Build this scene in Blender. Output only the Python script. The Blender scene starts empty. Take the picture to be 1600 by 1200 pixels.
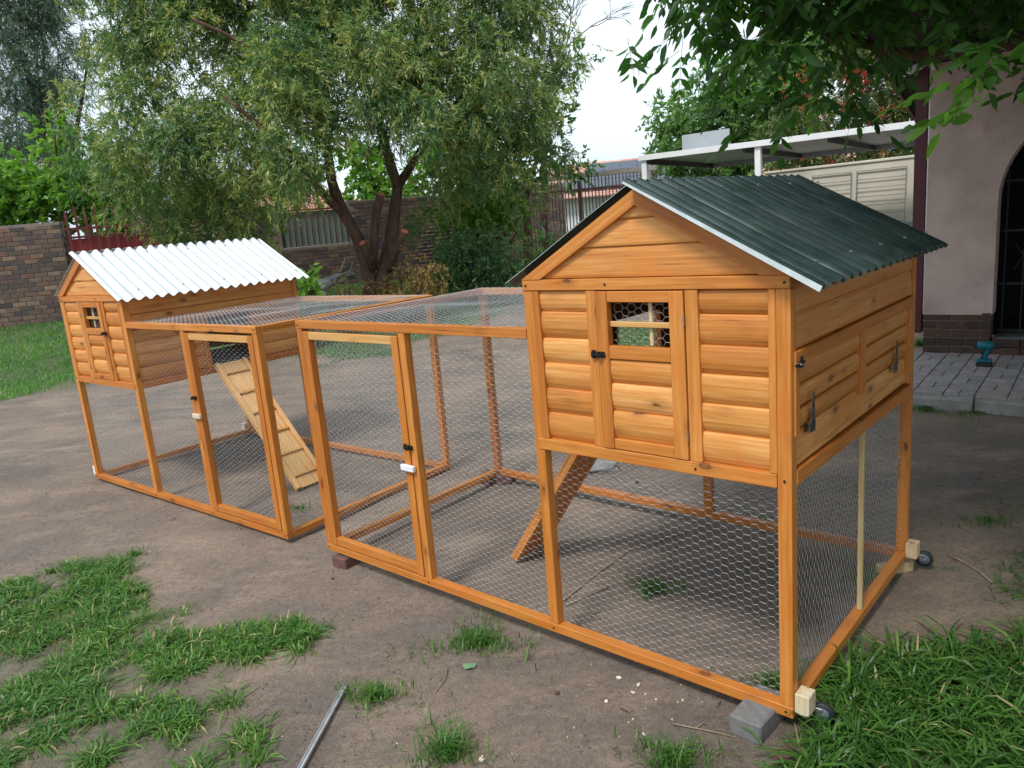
import bpy, math, random
import numpy as np
from mathutils import Vector, Matrix

random.seed(7)
RNG = np.random.default_rng(11)
scn = bpy.context.scene
COL = scn.collection

# ------------------------------------------------------------------ camera
CAM_H, CAM_F, PITCH, ROLL = 1.6214, 1174.85, .2099, -.0856
cp, sp, cr, sr = math.cos(PITCH), math.sin(PITCH), math.cos(ROLL), math.sin(ROLL)
FWD = Vector((0, cp, -sp)); UPV = Vector((0, sp, cp)); RGT = Vector((1, 0, 0))
IX = cr * RGT + sr * UPV
IY = -sr * RGT + cr * UPV
cam = bpy.data.cameras.new('camera')
cam.sensor_width = 36.0
cam.lens = CAM_F / 1600 * 36.0
cam.clip_start = .05
cam.clip_end = 1500
camo = bpy.data.objects.new('camera', cam)
COL.objects.link(camo)
M = Matrix.Identity(4)
for i, v in enumerate((IX, IY, -FWD)):
    M[0][i], M[1][i], M[2][i] = v
M[2][3] = CAM_H
camo.matrix_world = M
scn.camera = camo
scn.render.resolution_x, scn.render.resolution_y = 1024, 768
scn.view_settings.view_transform = 'Standard'
scn.view_settings.look = 'None'
scn.view_settings.gamma = 1
scn.view_settings.use_curve_mapping = False
scn.view_settings.exposure = 1.05

# ------------------------------------------------------------------ world + sun (overcast)
SUN_EL, SUN_AZ = math.radians(56), math.radians(215)      # azimuth clockwise from +Y
w = bpy.data.worlds.new('World'); scn.world = w; w.use_nodes = True
nt = w.node_tree; N = nt.nodes; Lk = nt.links
N.clear()
out = N.new('ShaderNodeOutputWorld'); bg = N.new('ShaderNodeBackground')
sky = N.new('ShaderNodeTexSky'); sky.sky_type = 'NISHITA'; sky.sun_disc = False
sky.sun_elevation = SUN_EL; sky.sun_rotation = SUN_AZ
tc = N.new('ShaderNodeTexCoord')
mp = N.new('ShaderNodeMapping'); mp.inputs['Scale'].default_value = (1, 1, 2.6)
nz = N.new('ShaderNodeTexNoise'); nz.inputs['Scale'].default_value = 1.7; nz.inputs['Detail'].default_value = 5
nz.inputs['Roughness'].default_value = .5
rmp = N.new('ShaderNodeValToRGB')
e = rmp.color_ramp.elements
e[0].position = .38; e[0].color = (3.4, 4.05, 4.8, 1)
e[1].position = .58; e[1].color = (6.0, 6.8, 7.2, 1)
mx = N.new('ShaderNodeMix'); mx.data_type = 'RGBA'; mx.inputs[0].default_value = .9
Lk.new(tc.outputs['Generated'], mp.inputs[0]); Lk.new(mp.outputs[0], nz.inputs['Vector'])
Lk.new(nz.outputs['Fac'], rmp.inputs[0])
Lk.new(sky.outputs[0], mx.inputs[6]); Lk.new(rmp.outputs[0], mx.inputs[7])
Lk.new(mx.outputs[2], bg.inputs[0])
bg.inputs[1].default_value = .09
Lk.new(bg.outputs[0], out.inputs[0])
sl = bpy.data.lights.new('sun', 'SUN'); sl.energy = 1.5; sl.angle = math.radians(13); sl.color = (1, .965, .91)
so = bpy.data.objects.new('sun', sl); COL.objects.link(so)
sdir = Vector((math.sin(SUN_AZ) * math.cos(SUN_EL), math.cos(SUN_AZ) * math.cos(SUN_EL), math.sin(SUN_EL)))
so.rotation_euler = sdir.to_track_quat('Z', 'Y').to_euler()
so.location = (0, 0, 30)


# ------------------------------------------------------------------ noise + terrain
_T = np.random.default_rng(5).random((256, 256))
def vnoise(x, y, s=1.0, o=0.0):
    x = np.asarray(x, float) / s + 37.3 + o; y = np.asarray(y, float) / s + 91.7 + o * 1.7
    xi = np.floor(x).astype(int); yi = np.floor(y).astype(int); fx = x - xi; fy = y - yi
    fx = fx * fx * (3 - 2 * fx); fy = fy * fy * (3 - 2 * fy)
    a = _T[xi % 256, yi % 256]; b = _T[(xi + 1) % 256, yi % 256]
    c = _T[xi % 256, (yi + 1) % 256]; d = _T[(xi + 1) % 256, (yi + 1) % 256]
    return (a * (1 - fx) + b * fx) * (1 - fy) + (c * (1 - fx) + d * fx) * fy - .5
def sstep(t): t = np.clip(t, 0, 1); return t * t * (3 - 2 * t)
def H(x, y):
    x = np.asarray(x, float); y = np.asarray(y, float)
    near = 1 / (1 + (np.hypot(x, y) / 9) ** 4)
    z = .55 * sstep((y - 8.5) / 6.5)
    z = z + near * (.022 * vnoise(x, y, .9) + .012 * vnoise(x, y, .33, 3) + .006 * vnoise(x, y, .11, 7) + .005 * vnoise(x, y, .045, 9)) + .05 * vnoise(x, y, 3.1, 5) * sstep((y - 8) / 3)
    return z
def ray(u, v): return FWD + IX * ((u - 800) / CAM_F) + IY * ((600 - v) / CAM_F)
def at(u, v, dist=None, z=None):
    """a point of the place: on the ground, on the level z, or in the plane y = dist"""
    d = ray(u, v); o = Vector((0, 0, CAM_H))
    if dist is not None: return o + d * (dist / d.y)
    if z is not None: return o + d * ((z - CAM_H) / d.z)
    zz = 0.0
    for _ in range(12):
        p = o + d * ((zz - CAM_H) / d.z); zz = .5 * zz + .5 * float(H(p.x, p.y))
    return p

# ------------------------------------------------------------------ materials
MATS = {}
def new_mat(name):
    m = bpy.data.materials.new(name); m.use_nodes = True
    nt = m.node_tree; b = nt.nodes['Principled BSDF']
    MATS[name] = m
    return m, nt, b
def nd(nt, t, **k):
    n = nt.nodes.new(t)
    for a, v in k.items():
        if a.startswith('_'): n.inputs[a[1:].replace('_', ' ')].default_value = v
        else: setattr(n, a, v)
    return n
def ramp(nt, stops, fac=None, interp='LINEAR'):
    r = nt.nodes.new('ShaderNodeValToRGB'); r.color_ramp.interpolation = interp
    el = r.color_ramp.elements
    while len(el) < len(stops): el.new(.5)
    for e_, (p, c) in zip(el, stops): e_.position = p; e_.color = (*c, 1) if len(c) == 3 else c
    if fac is not None: nt.links.new(fac, r.inputs[0])
    return r
def mix(nt, fac, a, b, mode='MIX'):
    m = nt.nodes.new('ShaderNodeMix'); m.data_type = 'RGBA'; m.blend_type = mode
    for i, v in ((0, fac), (6, a), (7, b)):
        if isinstance(v, (int, float)): m.inputs[i].default_value = v
        elif isinstance(v, tuple): m.inputs[i].default_value = (*v, 1)
        else: nt.links.new(v, m.inputs[i])
    return m.outputs[2]
def math_n(nt, op, a, b=0.0, clamp=False):
    m = nt.nodes.new('ShaderNodeMath'); m.operation = op; m.use_clamp = clamp
    for i, v in ((0, a), (1, b)):
        if isinstance(v, (int, float)): m.inputs[i].default_value = v
        else: nt.links.new(v, m.inputs[i])
    return m.outputs[0]
def coords(nt, kind='Object', scale=(1, 1, 1), rnd=0.0):
    t = nt.nodes.new('ShaderNodeTexCoord'); mp = nt.nodes.new('ShaderNodeMapping')
    mp.inputs['Scale'].default_value = scale
    if kind == 'World':
        g = nt.nodes.new('ShaderNodeNewGeometry'); nt.links.new(g.outputs['Position'], mp.inputs[0])
    else: nt.links.new(t.outputs[kind], mp.inputs[0])
    if rnd:
        oi = nt.nodes.new('ShaderNodeObjectInfo')
        cx = nt.nodes.new('ShaderNodeCombineXYZ')
        for i, k in enumerate((1.0, 3.7, 7.9)): nt.links.new(math_n(nt, 'MULTIPLY', oi.outputs['Random'], rnd * k), cx.inputs[i])
        nt.links.new(cx.outputs[0], mp.inputs['Location'])
    return mp.outputs[0]
def noise(nt, vec, scale, detail=4, rough=.5, dist=0.0):
    n = nt.nodes.new('ShaderNodeTexNoise'); n.inputs['Scale'].default_value = scale
    n.inputs['Detail'].default_value = detail; n.inputs['Roughness'].default_value = rough
    n.inputs['Distortion'].default_value = dist
    nt.links.new(vec, n.inputs['Vector']); return n.outputs['Fac']
def bump(nt, b, h, strength=.3, dist=.005):
    n = nt.nodes.new('ShaderNodeBump'); n.inputs['Strength'].default_value = strength
    n.inputs['Distance'].default_value = dist
    nt.links.new(h, n.inputs['Height']); nt.links.new(n.outputs[0], b.inputs['Normal'])
def obj_rand(nt): return nt.nodes.new('ShaderNodeObjectInfo').outputs['Random']

def wood(name, dark, mid, light, knot, rough=.48, knots=True, weather=None):
    m, nt, b = new_mat(name); L = nt.links.new
    v = coords(nt, 'Object', (1.6, 26, 26), rnd=9)
    v2 = coords(nt, 'Object', (1, 1, 1), rnd=5)
    # wavy long grain
    g1 = noise(nt, v, 1.9, 6, .68, .5)
    g2 = noise(nt, coords(nt, 'Object', (3, 120, 120), rnd=4), 1.0, 3, .6)
    g = math_n(nt, 'ADD', math_n(nt, 'MULTIPLY', g1, .55), math_n(nt, 'MULTIPLY', g2, .45))
    c = ramp(nt, [(.34, dark), (.50, mid), (.66, light)], g).outputs[0]
    # piece to piece difference and blotchy stain
    r = obj_rand(nt)
    c = mix(nt, 1.0, c, ramp(nt, [(0, (.80, .70, .56)), (.5, (1, 1, 1)), (1, (1.12, 1.20, 1.45))], r).outputs[0], 'MULTIPLY')
    bl = noise(nt, v2, 5.5, 3, .6)
    c = mix(nt, math_n(nt, 'MULTIPLY', ramp(nt, [(.45, (0, 0, 0)), (.75, (1, 1, 1))], bl).outputs[0], .55), c, (mid[0] * 1.02, mid[1] * .74, mid[2] * .42))
    # dark mineral streaks
    st = noise(nt, coords(nt, 'Object', (3.2, 75, 75), rnd=13), 1.0, 3, .5)
    sk = ramp(nt, [(.665, (0, 0, 0)), (.73, (1, 1, 1))], st).outputs[0]
    c = mix(nt, math_n(nt, 'MULTIPLY', sk, .5), c, knot)
    if knots:
        vo = nt.nodes.new('ShaderNodeTexVoronoi'); vo.feature = 'F1'; vo.inputs['Scale'].default_value = 1.0
        vc = coords(nt, 'Object', (4.6, 10, 10), rnd=17)
        dn = nt.nodes.new('ShaderNodeVectorMath'); dn.operation = 'ADD'
        nn = nt.nodes.new('ShaderNodeTexNoise'); nn.inputs['Scale'].default_value = 9
        L(vc, nn.inputs['Vector'])
        sc = nt.nodes.new('ShaderNodeVectorMath'); sc.operation = 'SCALE'; sc.inputs['Scale'].default_value = .08
        L(nn.outputs['Color'], sc.inputs[0]); L(vc, dn.inputs[0]); L(sc.outputs[0], dn.inputs[1]); L(dn.outputs[0], vo.inputs['Vector'])
        kn = ramp(nt, [(.05, (.7, .7, .7)), (.085, (1, 1, 1)), (.105, (.45, .45, .45)), (.15, (.22, .22, .22)), (.28, (0, 0, 0))], vo.outputs['Distance']).outputs[0]
        sel = ramp(nt, [(.22, (0, 0, 0)), (.26, (1, 1, 1))], vo.outputs['Color']).outputs[0]
        c = mix(nt, math_n(nt, 'MULTIPLY', math_n(nt, 'MULTIPLY', kn, sel), .9), c, knot)
    L(c, b.inputs['Base Color'])
    rr = ramp(nt, [(.3, (rough - .1,) * 3), (.7, (rough + .14,) * 3)], g2).outputs[0]
    L(rr, b.inputs['Roughness'])
    bump(nt, b, g, .35, .0016)
    return m
WOOD = wood('wood_orange_stain', (.40, .128, .018), (.54, .195, .031), (.66, .275, .058), (.09, .020, .008))
WOODS = wood('wood_siding_stain', (.48, .168, .030), (.63, .268, .062), (.75, .385, .118), (.10, .024, .008))
WOODP = wood('wood_light_stain', (.52, .26, .075), (.62, .345, .115), (.70, .43, .17), (.16, .06, .02))
WOODR = wood('wood_raw_pine', (.48, .36, .20), (.62, .50, .31), (.72, .62, .43), (.28, .16, .07), .6)
WOODW = wood('wood_white_block', (.60, .56, .48), (.72, .68, .60), (.8, .77, .7), (.5, .4, .3), .6, False)
WOODB = wood('wood_yellow_batten', (.40, .29, .12), (.52, .39, .18), (.62, .48, .25), (.28, .16, .07), .6)
GREY_W = wood('weathered_timber', (.16, .13, .10), (.26, .22, .18), (.36, .32, .27), (.06, .05, .04), .8, False)

def simple(name, col, rough=.5, metal=0.0, var=.15, scale=8, bmp=0.0, kind='Object', spec=None, bscale=None, dirt=None):
    m, nt, b = new_mat(name)
    v = coords(nt, kind, rnd=3 if kind == 'Object' else 0)
    n = noise(nt, v, scale, 5, .6)
    lo = tuple(c * (1 - var) for c in col); hi = tuple(min(1, c * (1 + var)) for c in col)
    c = ramp(nt, [(.3, lo), (.7, hi)], n).outputs[0]
    if dirt:
        dn = noise(nt, v, scale * .35, 6, .7)
        c = mix(nt, ramp(nt, [(.52, (0, 0, 0)), (.7, (1, 1, 1))], dn).outputs[0], c, dirt)
    nt.links.new(c, b.inputs['Base Color'])
    b.inputs['Roughness'].default_value = rough; b.inputs['Metallic'].default_value = metal
    nt.links.new(ramp(nt, [(.3, (max(.02, rough - .08),) * 3), (.7, (min(1, rough + .1),) * 3)], n).outputs[0], b.inputs['Roughness'])
    if spec is not None: b.inputs['Specular IOR Level'].default_value = spec
    if bmp: bump(nt, b, noise(nt, v, bscale or scale * 6, 5, .65), bmp, .004)
    return m
WIRE = simple('galvanised_wire', (.62, .64, .66), .42, .55, .1, 60)
BLACK = simple('black_hardware', (.012, .012, .013), .42, .3, .2, 30)
ZINC = simple('zinc_hardware', (.42, .44, .46), .35, .85, .2, 60)
DZINC = simple('dark_zinc_hardware', (.16, .165, .17), .3, .8, .5, 60)
GREENROOF = simple('green_sheet', (.026, .046, .044), .17, .0, .4, 6, .05, spec=1.0, bscale=40, dirt=(.045, .066, .064))
GREENEDGE = simple('sheet_cut_edge', (.62, .70, .72), .5, .2, .1, 30)
WHITEROOF = simple('zincalume_sheet', (.70, .735, .75), .38, .3, .08, 9, .04, spec=.8)
CONC = simple('concrete', (.17, .17, .168), .9, 0, .25, 25, .6, bscale=160, dirt=(.22, .16, .13))
CONC2 = simple('kerb_concrete', (.30, .29, .27), .9, 0, .25, 9, .6, bscale=120, dirt=(.22, .18, .15))
BRICKRED = simple('dark_red_brick', (.13, .062, .052), .85, 0, .35, 18, .5, bscale=120, dirt=(.075, .06, .058))
SAND = simple('joint_sand', (.46, .42, .32), .95, 0, .3, 20, .5)
STONE = simple('grey_stone', (.26, .26, .26), .85, 0, .25, 15, .6, bscale=80)
MORTAR = simple('mortar', (.20, .17, .145), .95, 0, .2, 12, .5, kind='World', bscale=60)
PLASTER = simple('pink_plaster', (.52, .395, .345), .85, 0, .2, 2.6, .8, kind='World', bscale=45, dirt=(.33, .235, .20))
CREAM = simple('cream_render', (.56, .52, .43), .85, 0, .12, 1.2, .2, kind='World', dirt=(.40, .37, .31))
MAROON = simple('maroon_paint', (.085, .012, .022), .45, 0, .25, 6, .1)
REDW = simple('red_paint_wall', (.40, .045, .055), .6, 0, .2, 3)
WHITEP = simple('white_paint', (.78, .79, .80), .45, 0, .06, 4)
GREYP = simple('grey_board', (.42, .45, .48), .5, 0, .06, 2)
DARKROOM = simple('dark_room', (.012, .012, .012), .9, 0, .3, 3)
GATEIRON = simple('black_gate_iron', (.02, .02, .022), .5, .3, .2, 20)
BARBROWN = simple('brown_palisade_paint', (.13, .078, .066), .55, .1, .3, 9)
BARRED = simple('red_brown_bar_paint', (.15, .035, .032), .55, .1, .3, 9)
SHEETGREY = simple('carport_sheet', (.30, .33, .37), .45, .5, .2, 4)
GREYGREEN = simple('grey_green_board', (.23, .26, .23), .8, 0, .2, 2)
ROOFTILE = simple('red_roof_tile', (.60, .33, .26), .8, 0, .2, 5, .2, dirt=(.56, .46, .42))
SOLAR = simple('solar_glass', (.035, .05, .075), .12, 0, .2, 2, spec=.8)
ALU = simple('aluminium', (.66, .69, .71), .35, .75, .12, 30)
TEAL = simple('teal_tool_plastic', (.003, .13, .19), .4, 0, .15, 20)
RUBBER = simple('black_rubber', (.018, .019, .022), .6, 0, .2, 30)
WHEELB = simple('blue_grey_wheel_hub', (.14, .20, .25), .4, .3, .15, 20)
CHIP = simple('pale_wood_chip', (.68, .60, .45), .8, 0, .12, 30)
DRY = simple('dry_stick', (.26, .20, .14), .85, 0, .25, 30)
MINT = simple('pale_mint_leaf', (.13, .25, .12), .6, 0, .15, 30)
CRUMB = simple('soil_crumb', (.12, .092, .075), .95, 0, .5, 30, kind='World')
CUT = simple('fresh_cut_wood', (.48, .13, .055), .8, 0, .3, 14)
CABLEW = simple('fence_wire_coil', (.27, .28, .27), .6, .4, .2, 9)

# bark
m, nt, b = new_mat('bark'); v = coords(nt, 'World', (1, 1, .35))
n = noise(nt, v, 14, 6, .7)
nt.links.new(ramp(nt, [(.3, (.045, .024, .017)), (.55, (.105, .058, .040)), (.8, (.19, .125, .09))], n).outputs[0], b.inputs['Base Color'])
b.inputs['Roughness'].default_value = .95; bump(nt, b, n, .9, .02); BARK = m
m, nt, b = new_mat('grey_twig'); nt.links.new(ramp(nt, [(.3, (.12, .10, .085)), (.8, (.24, .21, .18))], noise(nt, coords(nt, 'World'), 9)).outputs[0], b.inputs['Base Color'])
b.inputs['Roughness'].default_value = .9; TWIG = m

# fired bricks with colour per brick
def brick_mat(name, cols, nscale=14):
    m, nt, b = new_mat(name)
    r = obj_rand(nt)
    g = nt.nodes.new('ShaderNodeAttribute'); g.attribute_name = 'rnd'
    rr = math_n(nt, 'FRACT', math_n(nt, 'ADD', r, g.outputs['Fac']))
    c = ramp(nt, [(i / max(1, len(cols) - 1), k) for i, k in enumerate(cols)], rr).outputs[0]
    n = noise(nt, coords(nt, 'World'), nscale, 5, .65)
    c = mix(nt, 1, c, ramp(nt, [(.3, (.7, .7, .72)), (.75, (1.25, 1.22, 1.2))], n).outputs[0], 'MULTIPLY')
    nt.links.new(c, b.inputs['Base Color']); b.inputs['Roughness'].default_value = .9
    bump(nt, b, noise(nt, coords(nt, 'World'), 90, 4, .6), .5, .004)
    return m
WALLBRICK = brick_mat('clinker_brick', [(.055, .046, .050), (.16, .10, .07), (.07, .058, .062), (.21, .125, .08), (.10, .075, .068), (.24, .16, .11), (.06, .055, .065), (.17, .085, .062)])
PLINTHBRICK = brick_mat('brown_plinth_brick', [(.055, .035, .030), (.075, .042, .035), (.12, .06, .035), (.07, .05, .045)])
PAVER = brick_mat('paving_brick', [(.33, .31, .31), (.38, .31, .29), (.29, .29, .30), (.42, .38, .36)])

# leaves
def leaf_mat(name, stops, trans=.45, rough=.45, spec=.4):
    m, nt, b = new_mat(name); L = nt.links.new
    a = nt.nodes.new('ShaderNodeAttribute'); a.attribute_name = 'rnd'
    c = ramp(nt, stops, a.outputs['Fac']).outputs[0]
    bl = noise(nt, coords(nt, 'World'), 1.1, 3, .6)
    c = mix(nt, 1, c, ramp(nt, [(.3, (.78, .84, .86)), (.7, (1.22, 1.14, 1.0))], bl).outputs[0], 'MULTIPLY')
    L(c, b.inputs['Base Color']); b.inputs['Roughness'].default_value = rough
    b.inputs['Specular IOR Level'].default_value = spec
    t = nt.nodes.new('ShaderNodeBsdfTranslucent'); L(mix(nt, 1, c, (1.5, 1.7, .7), 'MULTIPLY'), t.inputs[0])
    ms = nt.nodes.new('ShaderNodeMixShader'); ms.inputs[0].default_value = trans
    L(b.outputs[0], ms.inputs[1]); L(t.outputs[0], ms.inputs[2])
    L(ms.outputs[0], nt.nodes['Material Output'].inputs['Surface'])
    return m
KAREE = leaf_mat('karee_leaf', [(0, (.035, .090, .045)), (.40, (.085, .180, .075)), (.66, (.16, .27, .095)), (.86, (.31, .36, .11)), (1, (.43, .43, .16))], .28)
BRIGHT = leaf_mat('bright_leaf', [(0, (.08, .17, .03)), (.6, (.15, .30, .05)), (1, (.25, .40, .09))], .45)
MIDG = leaf_mat('mid_green_leaf', [(0, (.05, .11, .035)), (.6, (.095, .20, .06)), (1, (.17, .28, .08))], .4)
DARKG = leaf_mat('dark_bush_leaf', [(0, (.05, .115, .06)), (.6, (.12, .24, .10)), (1, (.25, .35, .12))], .3)
PALEG = leaf_mat('pale_tree_leaf', [(0, (.09, .18, .075)), (.6, (.16, .28, .12)), (1, (.25, .37, .17))], .45)
BLUEG = leaf_mat('needle_leaf', [(0, (.06, .105, .085)), (.6, (.105, .16, .125)), (1, (.17, .225, .17))], .3)
DRYL = leaf_mat('dry_leaf', [(0, (.14, .085, .03)), (.6, (.25, .165, .07)), (1, (.36, .27, .13))], .3, .7, .2)
OLIVE = leaf_mat('olive_leaf', [(0, (.07, .10, .04)), (.6, (.14, .18, .07)), (1, (.24, .25, .09))], .35)
REDF = leaf_mat('red_flower', [(0, (.45, .02, .02)), (1, (.6, .06, .04))], .3)
ASH = leaf_mat('ash_leaf', [(0, (.022, .070, .018)), (.55, (.055, .155, .034)), (.85, (.11, .26, .055)), (1, (.20, .42, .07))], .6, .38, .5)
GRASS = leaf_mat('grass_blade', [(0, (.035, .10, .022)), (.45, (.085, .205, .04)), (.78, (.155, .30, .065)), (.92, (.28, .34, .13)), (1, (.43, .37, .21))], .4, .4, .4)
LAWN = leaf_mat('lawn_blade', [(0, (.08, .20, .055)), (.5, (.15, .33, .085)), (.85, (.24, .42, .12)), (1, (.38, .38, .2))], .4, .5, .3)

# ground
m, nt, b = new_mat('bare_soil'); L = nt.links.new
v = coords(nt, 'World')
at_ = nt.nodes.new('ShaderNodeAttribute'); at_.attribute_name = 'grass'
big = noise(nt, v, .9, 6, .62, .6)
stv = nt.nodes.new('ShaderNodeMapping'); stv.inputs['Rotation'].default_value = (0, 0, .3); stv.inputs['Scale'].default_value = (1.0, 2.3, 1)
g_ = nt.nodes.new('ShaderNodeNewGeometry'); L(g_.outputs['Position'], stv.inputs[0])
stre = noise(nt, stv.outputs[0], 1.5, 9, .74, .3)
fine = noise(nt, v, 30, 9, .78)
grit = noise(nt, v, 210, 5, .8)
c = ramp(nt, [(.34, (.150, .123, .105)), (.5, (.205, .160, .130)), (.66, (.265, .199, .152))], big).outputs[0]
c = mix(nt, ramp(nt, [(.47, (0, 0, 0)), (.66, (.8, .8, .8))], stre).outputs[0], c, (.335, .255, .200))
c = mix(nt, ramp(nt, [(.30, (.7,) * 3), (.42, (0, 0, 0))], stre).outputs[0], c, (.150, .140, .137))
c = mix(nt, 1, c, ramp(nt, [(.30, (.66,) * 3), (.5, (1,) * 3), (.70, (1.25,) * 3)], fine).outputs[0], 'MULTIPLY')
c = mix(nt, 1, c, ramp(nt, [(.35, (.5,) * 3), (.5, (1,) * 3), (.66, (1.6,) * 3)], grit).outputs[0], 'MULTIPLY')
vo = nt.nodes.new('ShaderNodeTexVoronoi'); vo.inputs['Scale'].default_value = 26; L(v, vo.inputs['Vector'])
peb = ramp(nt, [(.06, (1,) * 3), (.12, (0,) * 3)], vo.outputs['Distance']).outputs[0]
psel = ramp(nt, [(.68, (0,) * 3), (.7, (1,) * 3)], vo.outputs['Color']).outputs[0]
c = mix(nt, math_n(nt, 'MULTIPLY', peb, psel), c, (.06, .045, .038))
gc = ramp(nt, [(.3, (.045, .06, .028)), (.6, (.085, .12, .045)), (.8, (.14, .15, .07))], noise(nt, v, 16, 5, .7)).outputs[0]
c = mix(nt, at_.outputs['Fac'], c, gc)
L(c, b.inputs['Base Color'])
L(ramp(nt, [(.3, (.62,) * 3), (.6, (.92,) * 3)], stre).outputs[0], b.inputs['Roughness'])
b.inputs['Specular IOR Level'].default_value = .3
hh = math_n(nt, 'ADD', math_n(nt, 'MULTIPLY', fine, 1.0), math_n(nt, 'MULTIPLY', grit, .45))
bump(nt, b, hh, .85, .014); SOIL = m

# ------------------------------------------------------------------ object helpers
IDM = Matrix.Identity(4)
MTH = {}                                  # matrix of each part in its thing's space
def tag(o, label=None, cat=None, group=None, kind=None):
    if label: o['label'] = label
    if cat: o['category'] = cat
    if group: o['group'] = group
    if kind: o['kind'] = kind
    return o
def thing(name, loc, rz=0.0, label=None, cat=None, group=None):
    o = bpy.data.objects.new(name, None); COL.objects.link(o)
    o.empty_display_size = .1
    o.location = loc; o.rotation_euler = (0, 0, rz)
    MTH[o.name] = Matrix.Identity(4)
    return tag(o, label, cat, group)
def attach(me, name, mat, parent=None, M=IDM, smooth=False):
    if mat is not None and not me.materials: me.materials.append(mat)
    o = bpy.data.objects.new(name, me); COL.objects.link(o)
    MTH[o.name] = M.copy()
    if parent is not None:
        o.parent = parent
        o.matrix_basis = MTH[parent.name].inverted() @ M
    else: o.matrix_basis = M
    if smooth: me.shade_smooth()
    return o
def pymesh(verts, faces, smooth=False):
    me = bpy.data.meshes.new('m'); me.from_pydata([tuple(map(float, v)) for v in verts], [], faces); me.update()
    if smooth: me.shade_smooth()
    return me
def npmesh(V, F, rnd=None, smooth=False, attr='rnd'):
    """V (n,3), F (m,k) -> mesh; rnd = value per vertex"""
    V = np.ascontiguousarray(V, np.float32); F = np.ascontiguousarray(F, np.int32)
    me = bpy.data.meshes.new('m'); k = F.shape[1]
    me.vertices.add(len(V)); me.vertices.foreach_set('co', V.ravel())
    me.loops.add(F.size); me.loops.foreach_set('vertex_index', F.ravel())
    me.polygons.add(len(F)); me.polygons.foreach_set('loop_start', np.arange(0, F.size, k, dtype=np.int32))
    me.update(calc_edges=True)
    if rnd is not None:
        a = me.attributes.new(attr, 'FLOAT', 'POINT'); a.data.foreach_set('value', np.ascontiguousarray(rnd, np.float32))
    if smooth: me.shade_smooth()
    return me
_bc = {}
def chamfer_box(dx, dy, dz, b=.002):
    key = (round(dx, 4), round(dy, 4), round(dz, 4), b)
    if key in _bc: return _bc[key]
    b = min(b, dx * .3, dy * .3, dz * .3)
    hx, hy, hz = dx / 2, dy / 2, dz / 2
    V = []; idx = {}
    for sx in (-1, 1):
        for sy in (-1, 1):
            for sz in (-1, 1):
                for a in range(3):
                    p = [sx * (hx - b), sy * (hy - b), sz * (hz - b)]
                    p[a] = (sx * hx, sy * hy, sz * hz)[a]
                    idx[(sx, sy, sz, a)] = len(V); V.append(p)
    F = []
    def addf(f):
        ps = [Vector(V[i]) for i in f]; n = (ps[1] - ps[0]).cross(ps[2] - ps[0]); c = sum(ps, Vector()) / len(ps)
        F.append(f if n.dot(c) > 0 else f[::-1])
    for a in range(3):
        o1, o2 = [i for i in range(3) if i != a]
        for s in (-1, 1):
            q = []
            for t1, t2 in ((-1, -1), (1, -1), (1, 1), (-1, 1)):
                sg = [0, 0, 0]; sg[a] = s; sg[o1] = t1; sg[o2] = t2; q.append(idx[(*sg, a)])
            addf(q)
        for t1 in (-1, 1):
            for t2 in (-1, 1):
                sg = [0, 0, 0]; sg[o1] = t1; sg[o2] = t2
                s0 = list(sg); s0[a] = -1; s1 = list(sg); s1[a] = 1
                addf([idx[(*s0, o1)], idx[(*s1, o1)], idx[(*s1, o2)], idx[(*s0, o2)]])
    for sx in (-1, 1):
        for sy in (-1, 1):
            for sz in (-1, 1): addf([idx[(sx, sy, sz, a)] for a in range(3)])
    me = pymesh(V, F); _bc[key] = me
    return me
def _own(me, mat):
    if not me.materials: me.materials.append(mat); return me
    if me.materials[0] == mat: return me
    m2 = me.copy(); m2.materials[0] = mat; return m2
RX = {'x': IDM, 'y': Matrix.Rotation(math.pi / 2, 4, 'Z'), 'z': Matrix.Rotation(-math.pi / 2, 4, 'Y')}
def bx(parent, name, xs, ys, zs, mat, b=.002, ax=None, wob=0.0):
    x0, x1 = sorted(xs); y0, y1 = sorted(ys); z0, z1 = sorted(zs)
    d = (x1 - x0, y1 - y0, z1 - z0)
    if ax is None: ax = 'xyz'[d.index(max(d))]
    dims = {'x': d, 'y': (d[1], d[0], d[2]), 'z': (d[2], d[1], d[0])}[ax]
    me = _own(chamfer_box(*dims, b), mat)
    R = Matrix.Rotation(random.gauss(0, wob), 4, 'Z') @ Matrix.Rotation(random.gauss(0, wob), 4, 'Y') if wob else IDM
    return attach(me, name, mat, parent, Matrix.Translation(((x0 + x1) / 2, (y0 + y1) / 2, (z0 + z1) / 2)) @ R @ RX[ax])
def frame_m(o, X, Y):
    X = Vector(X).normalized(); Z = X.cross(Vector(Y)).normalized(); Y = Z.cross(X)
    M = Matrix.Identity(4)
    for i, a in enumerate((X, Y, Z)):
        for j in range(3): M[j][i] = a[j]
    for j in range(3): M[j][3] = o[j]
    return M
def beam(parent, name, p0, p1, wd, ht, mat, side=(0, 1, 0), b=.002):
    """bar p0-p1, width wd along 'side', ht along the third axis"""
    p0, p1 = Vector(p0), Vector(p1)
    me = _own(chamfer_box((p1 - p0).length, wd, ht, b), mat)
    return attach(me, name, mat, parent, frame_m((p0 + p1) / 2, p1 - p0, side))
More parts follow.
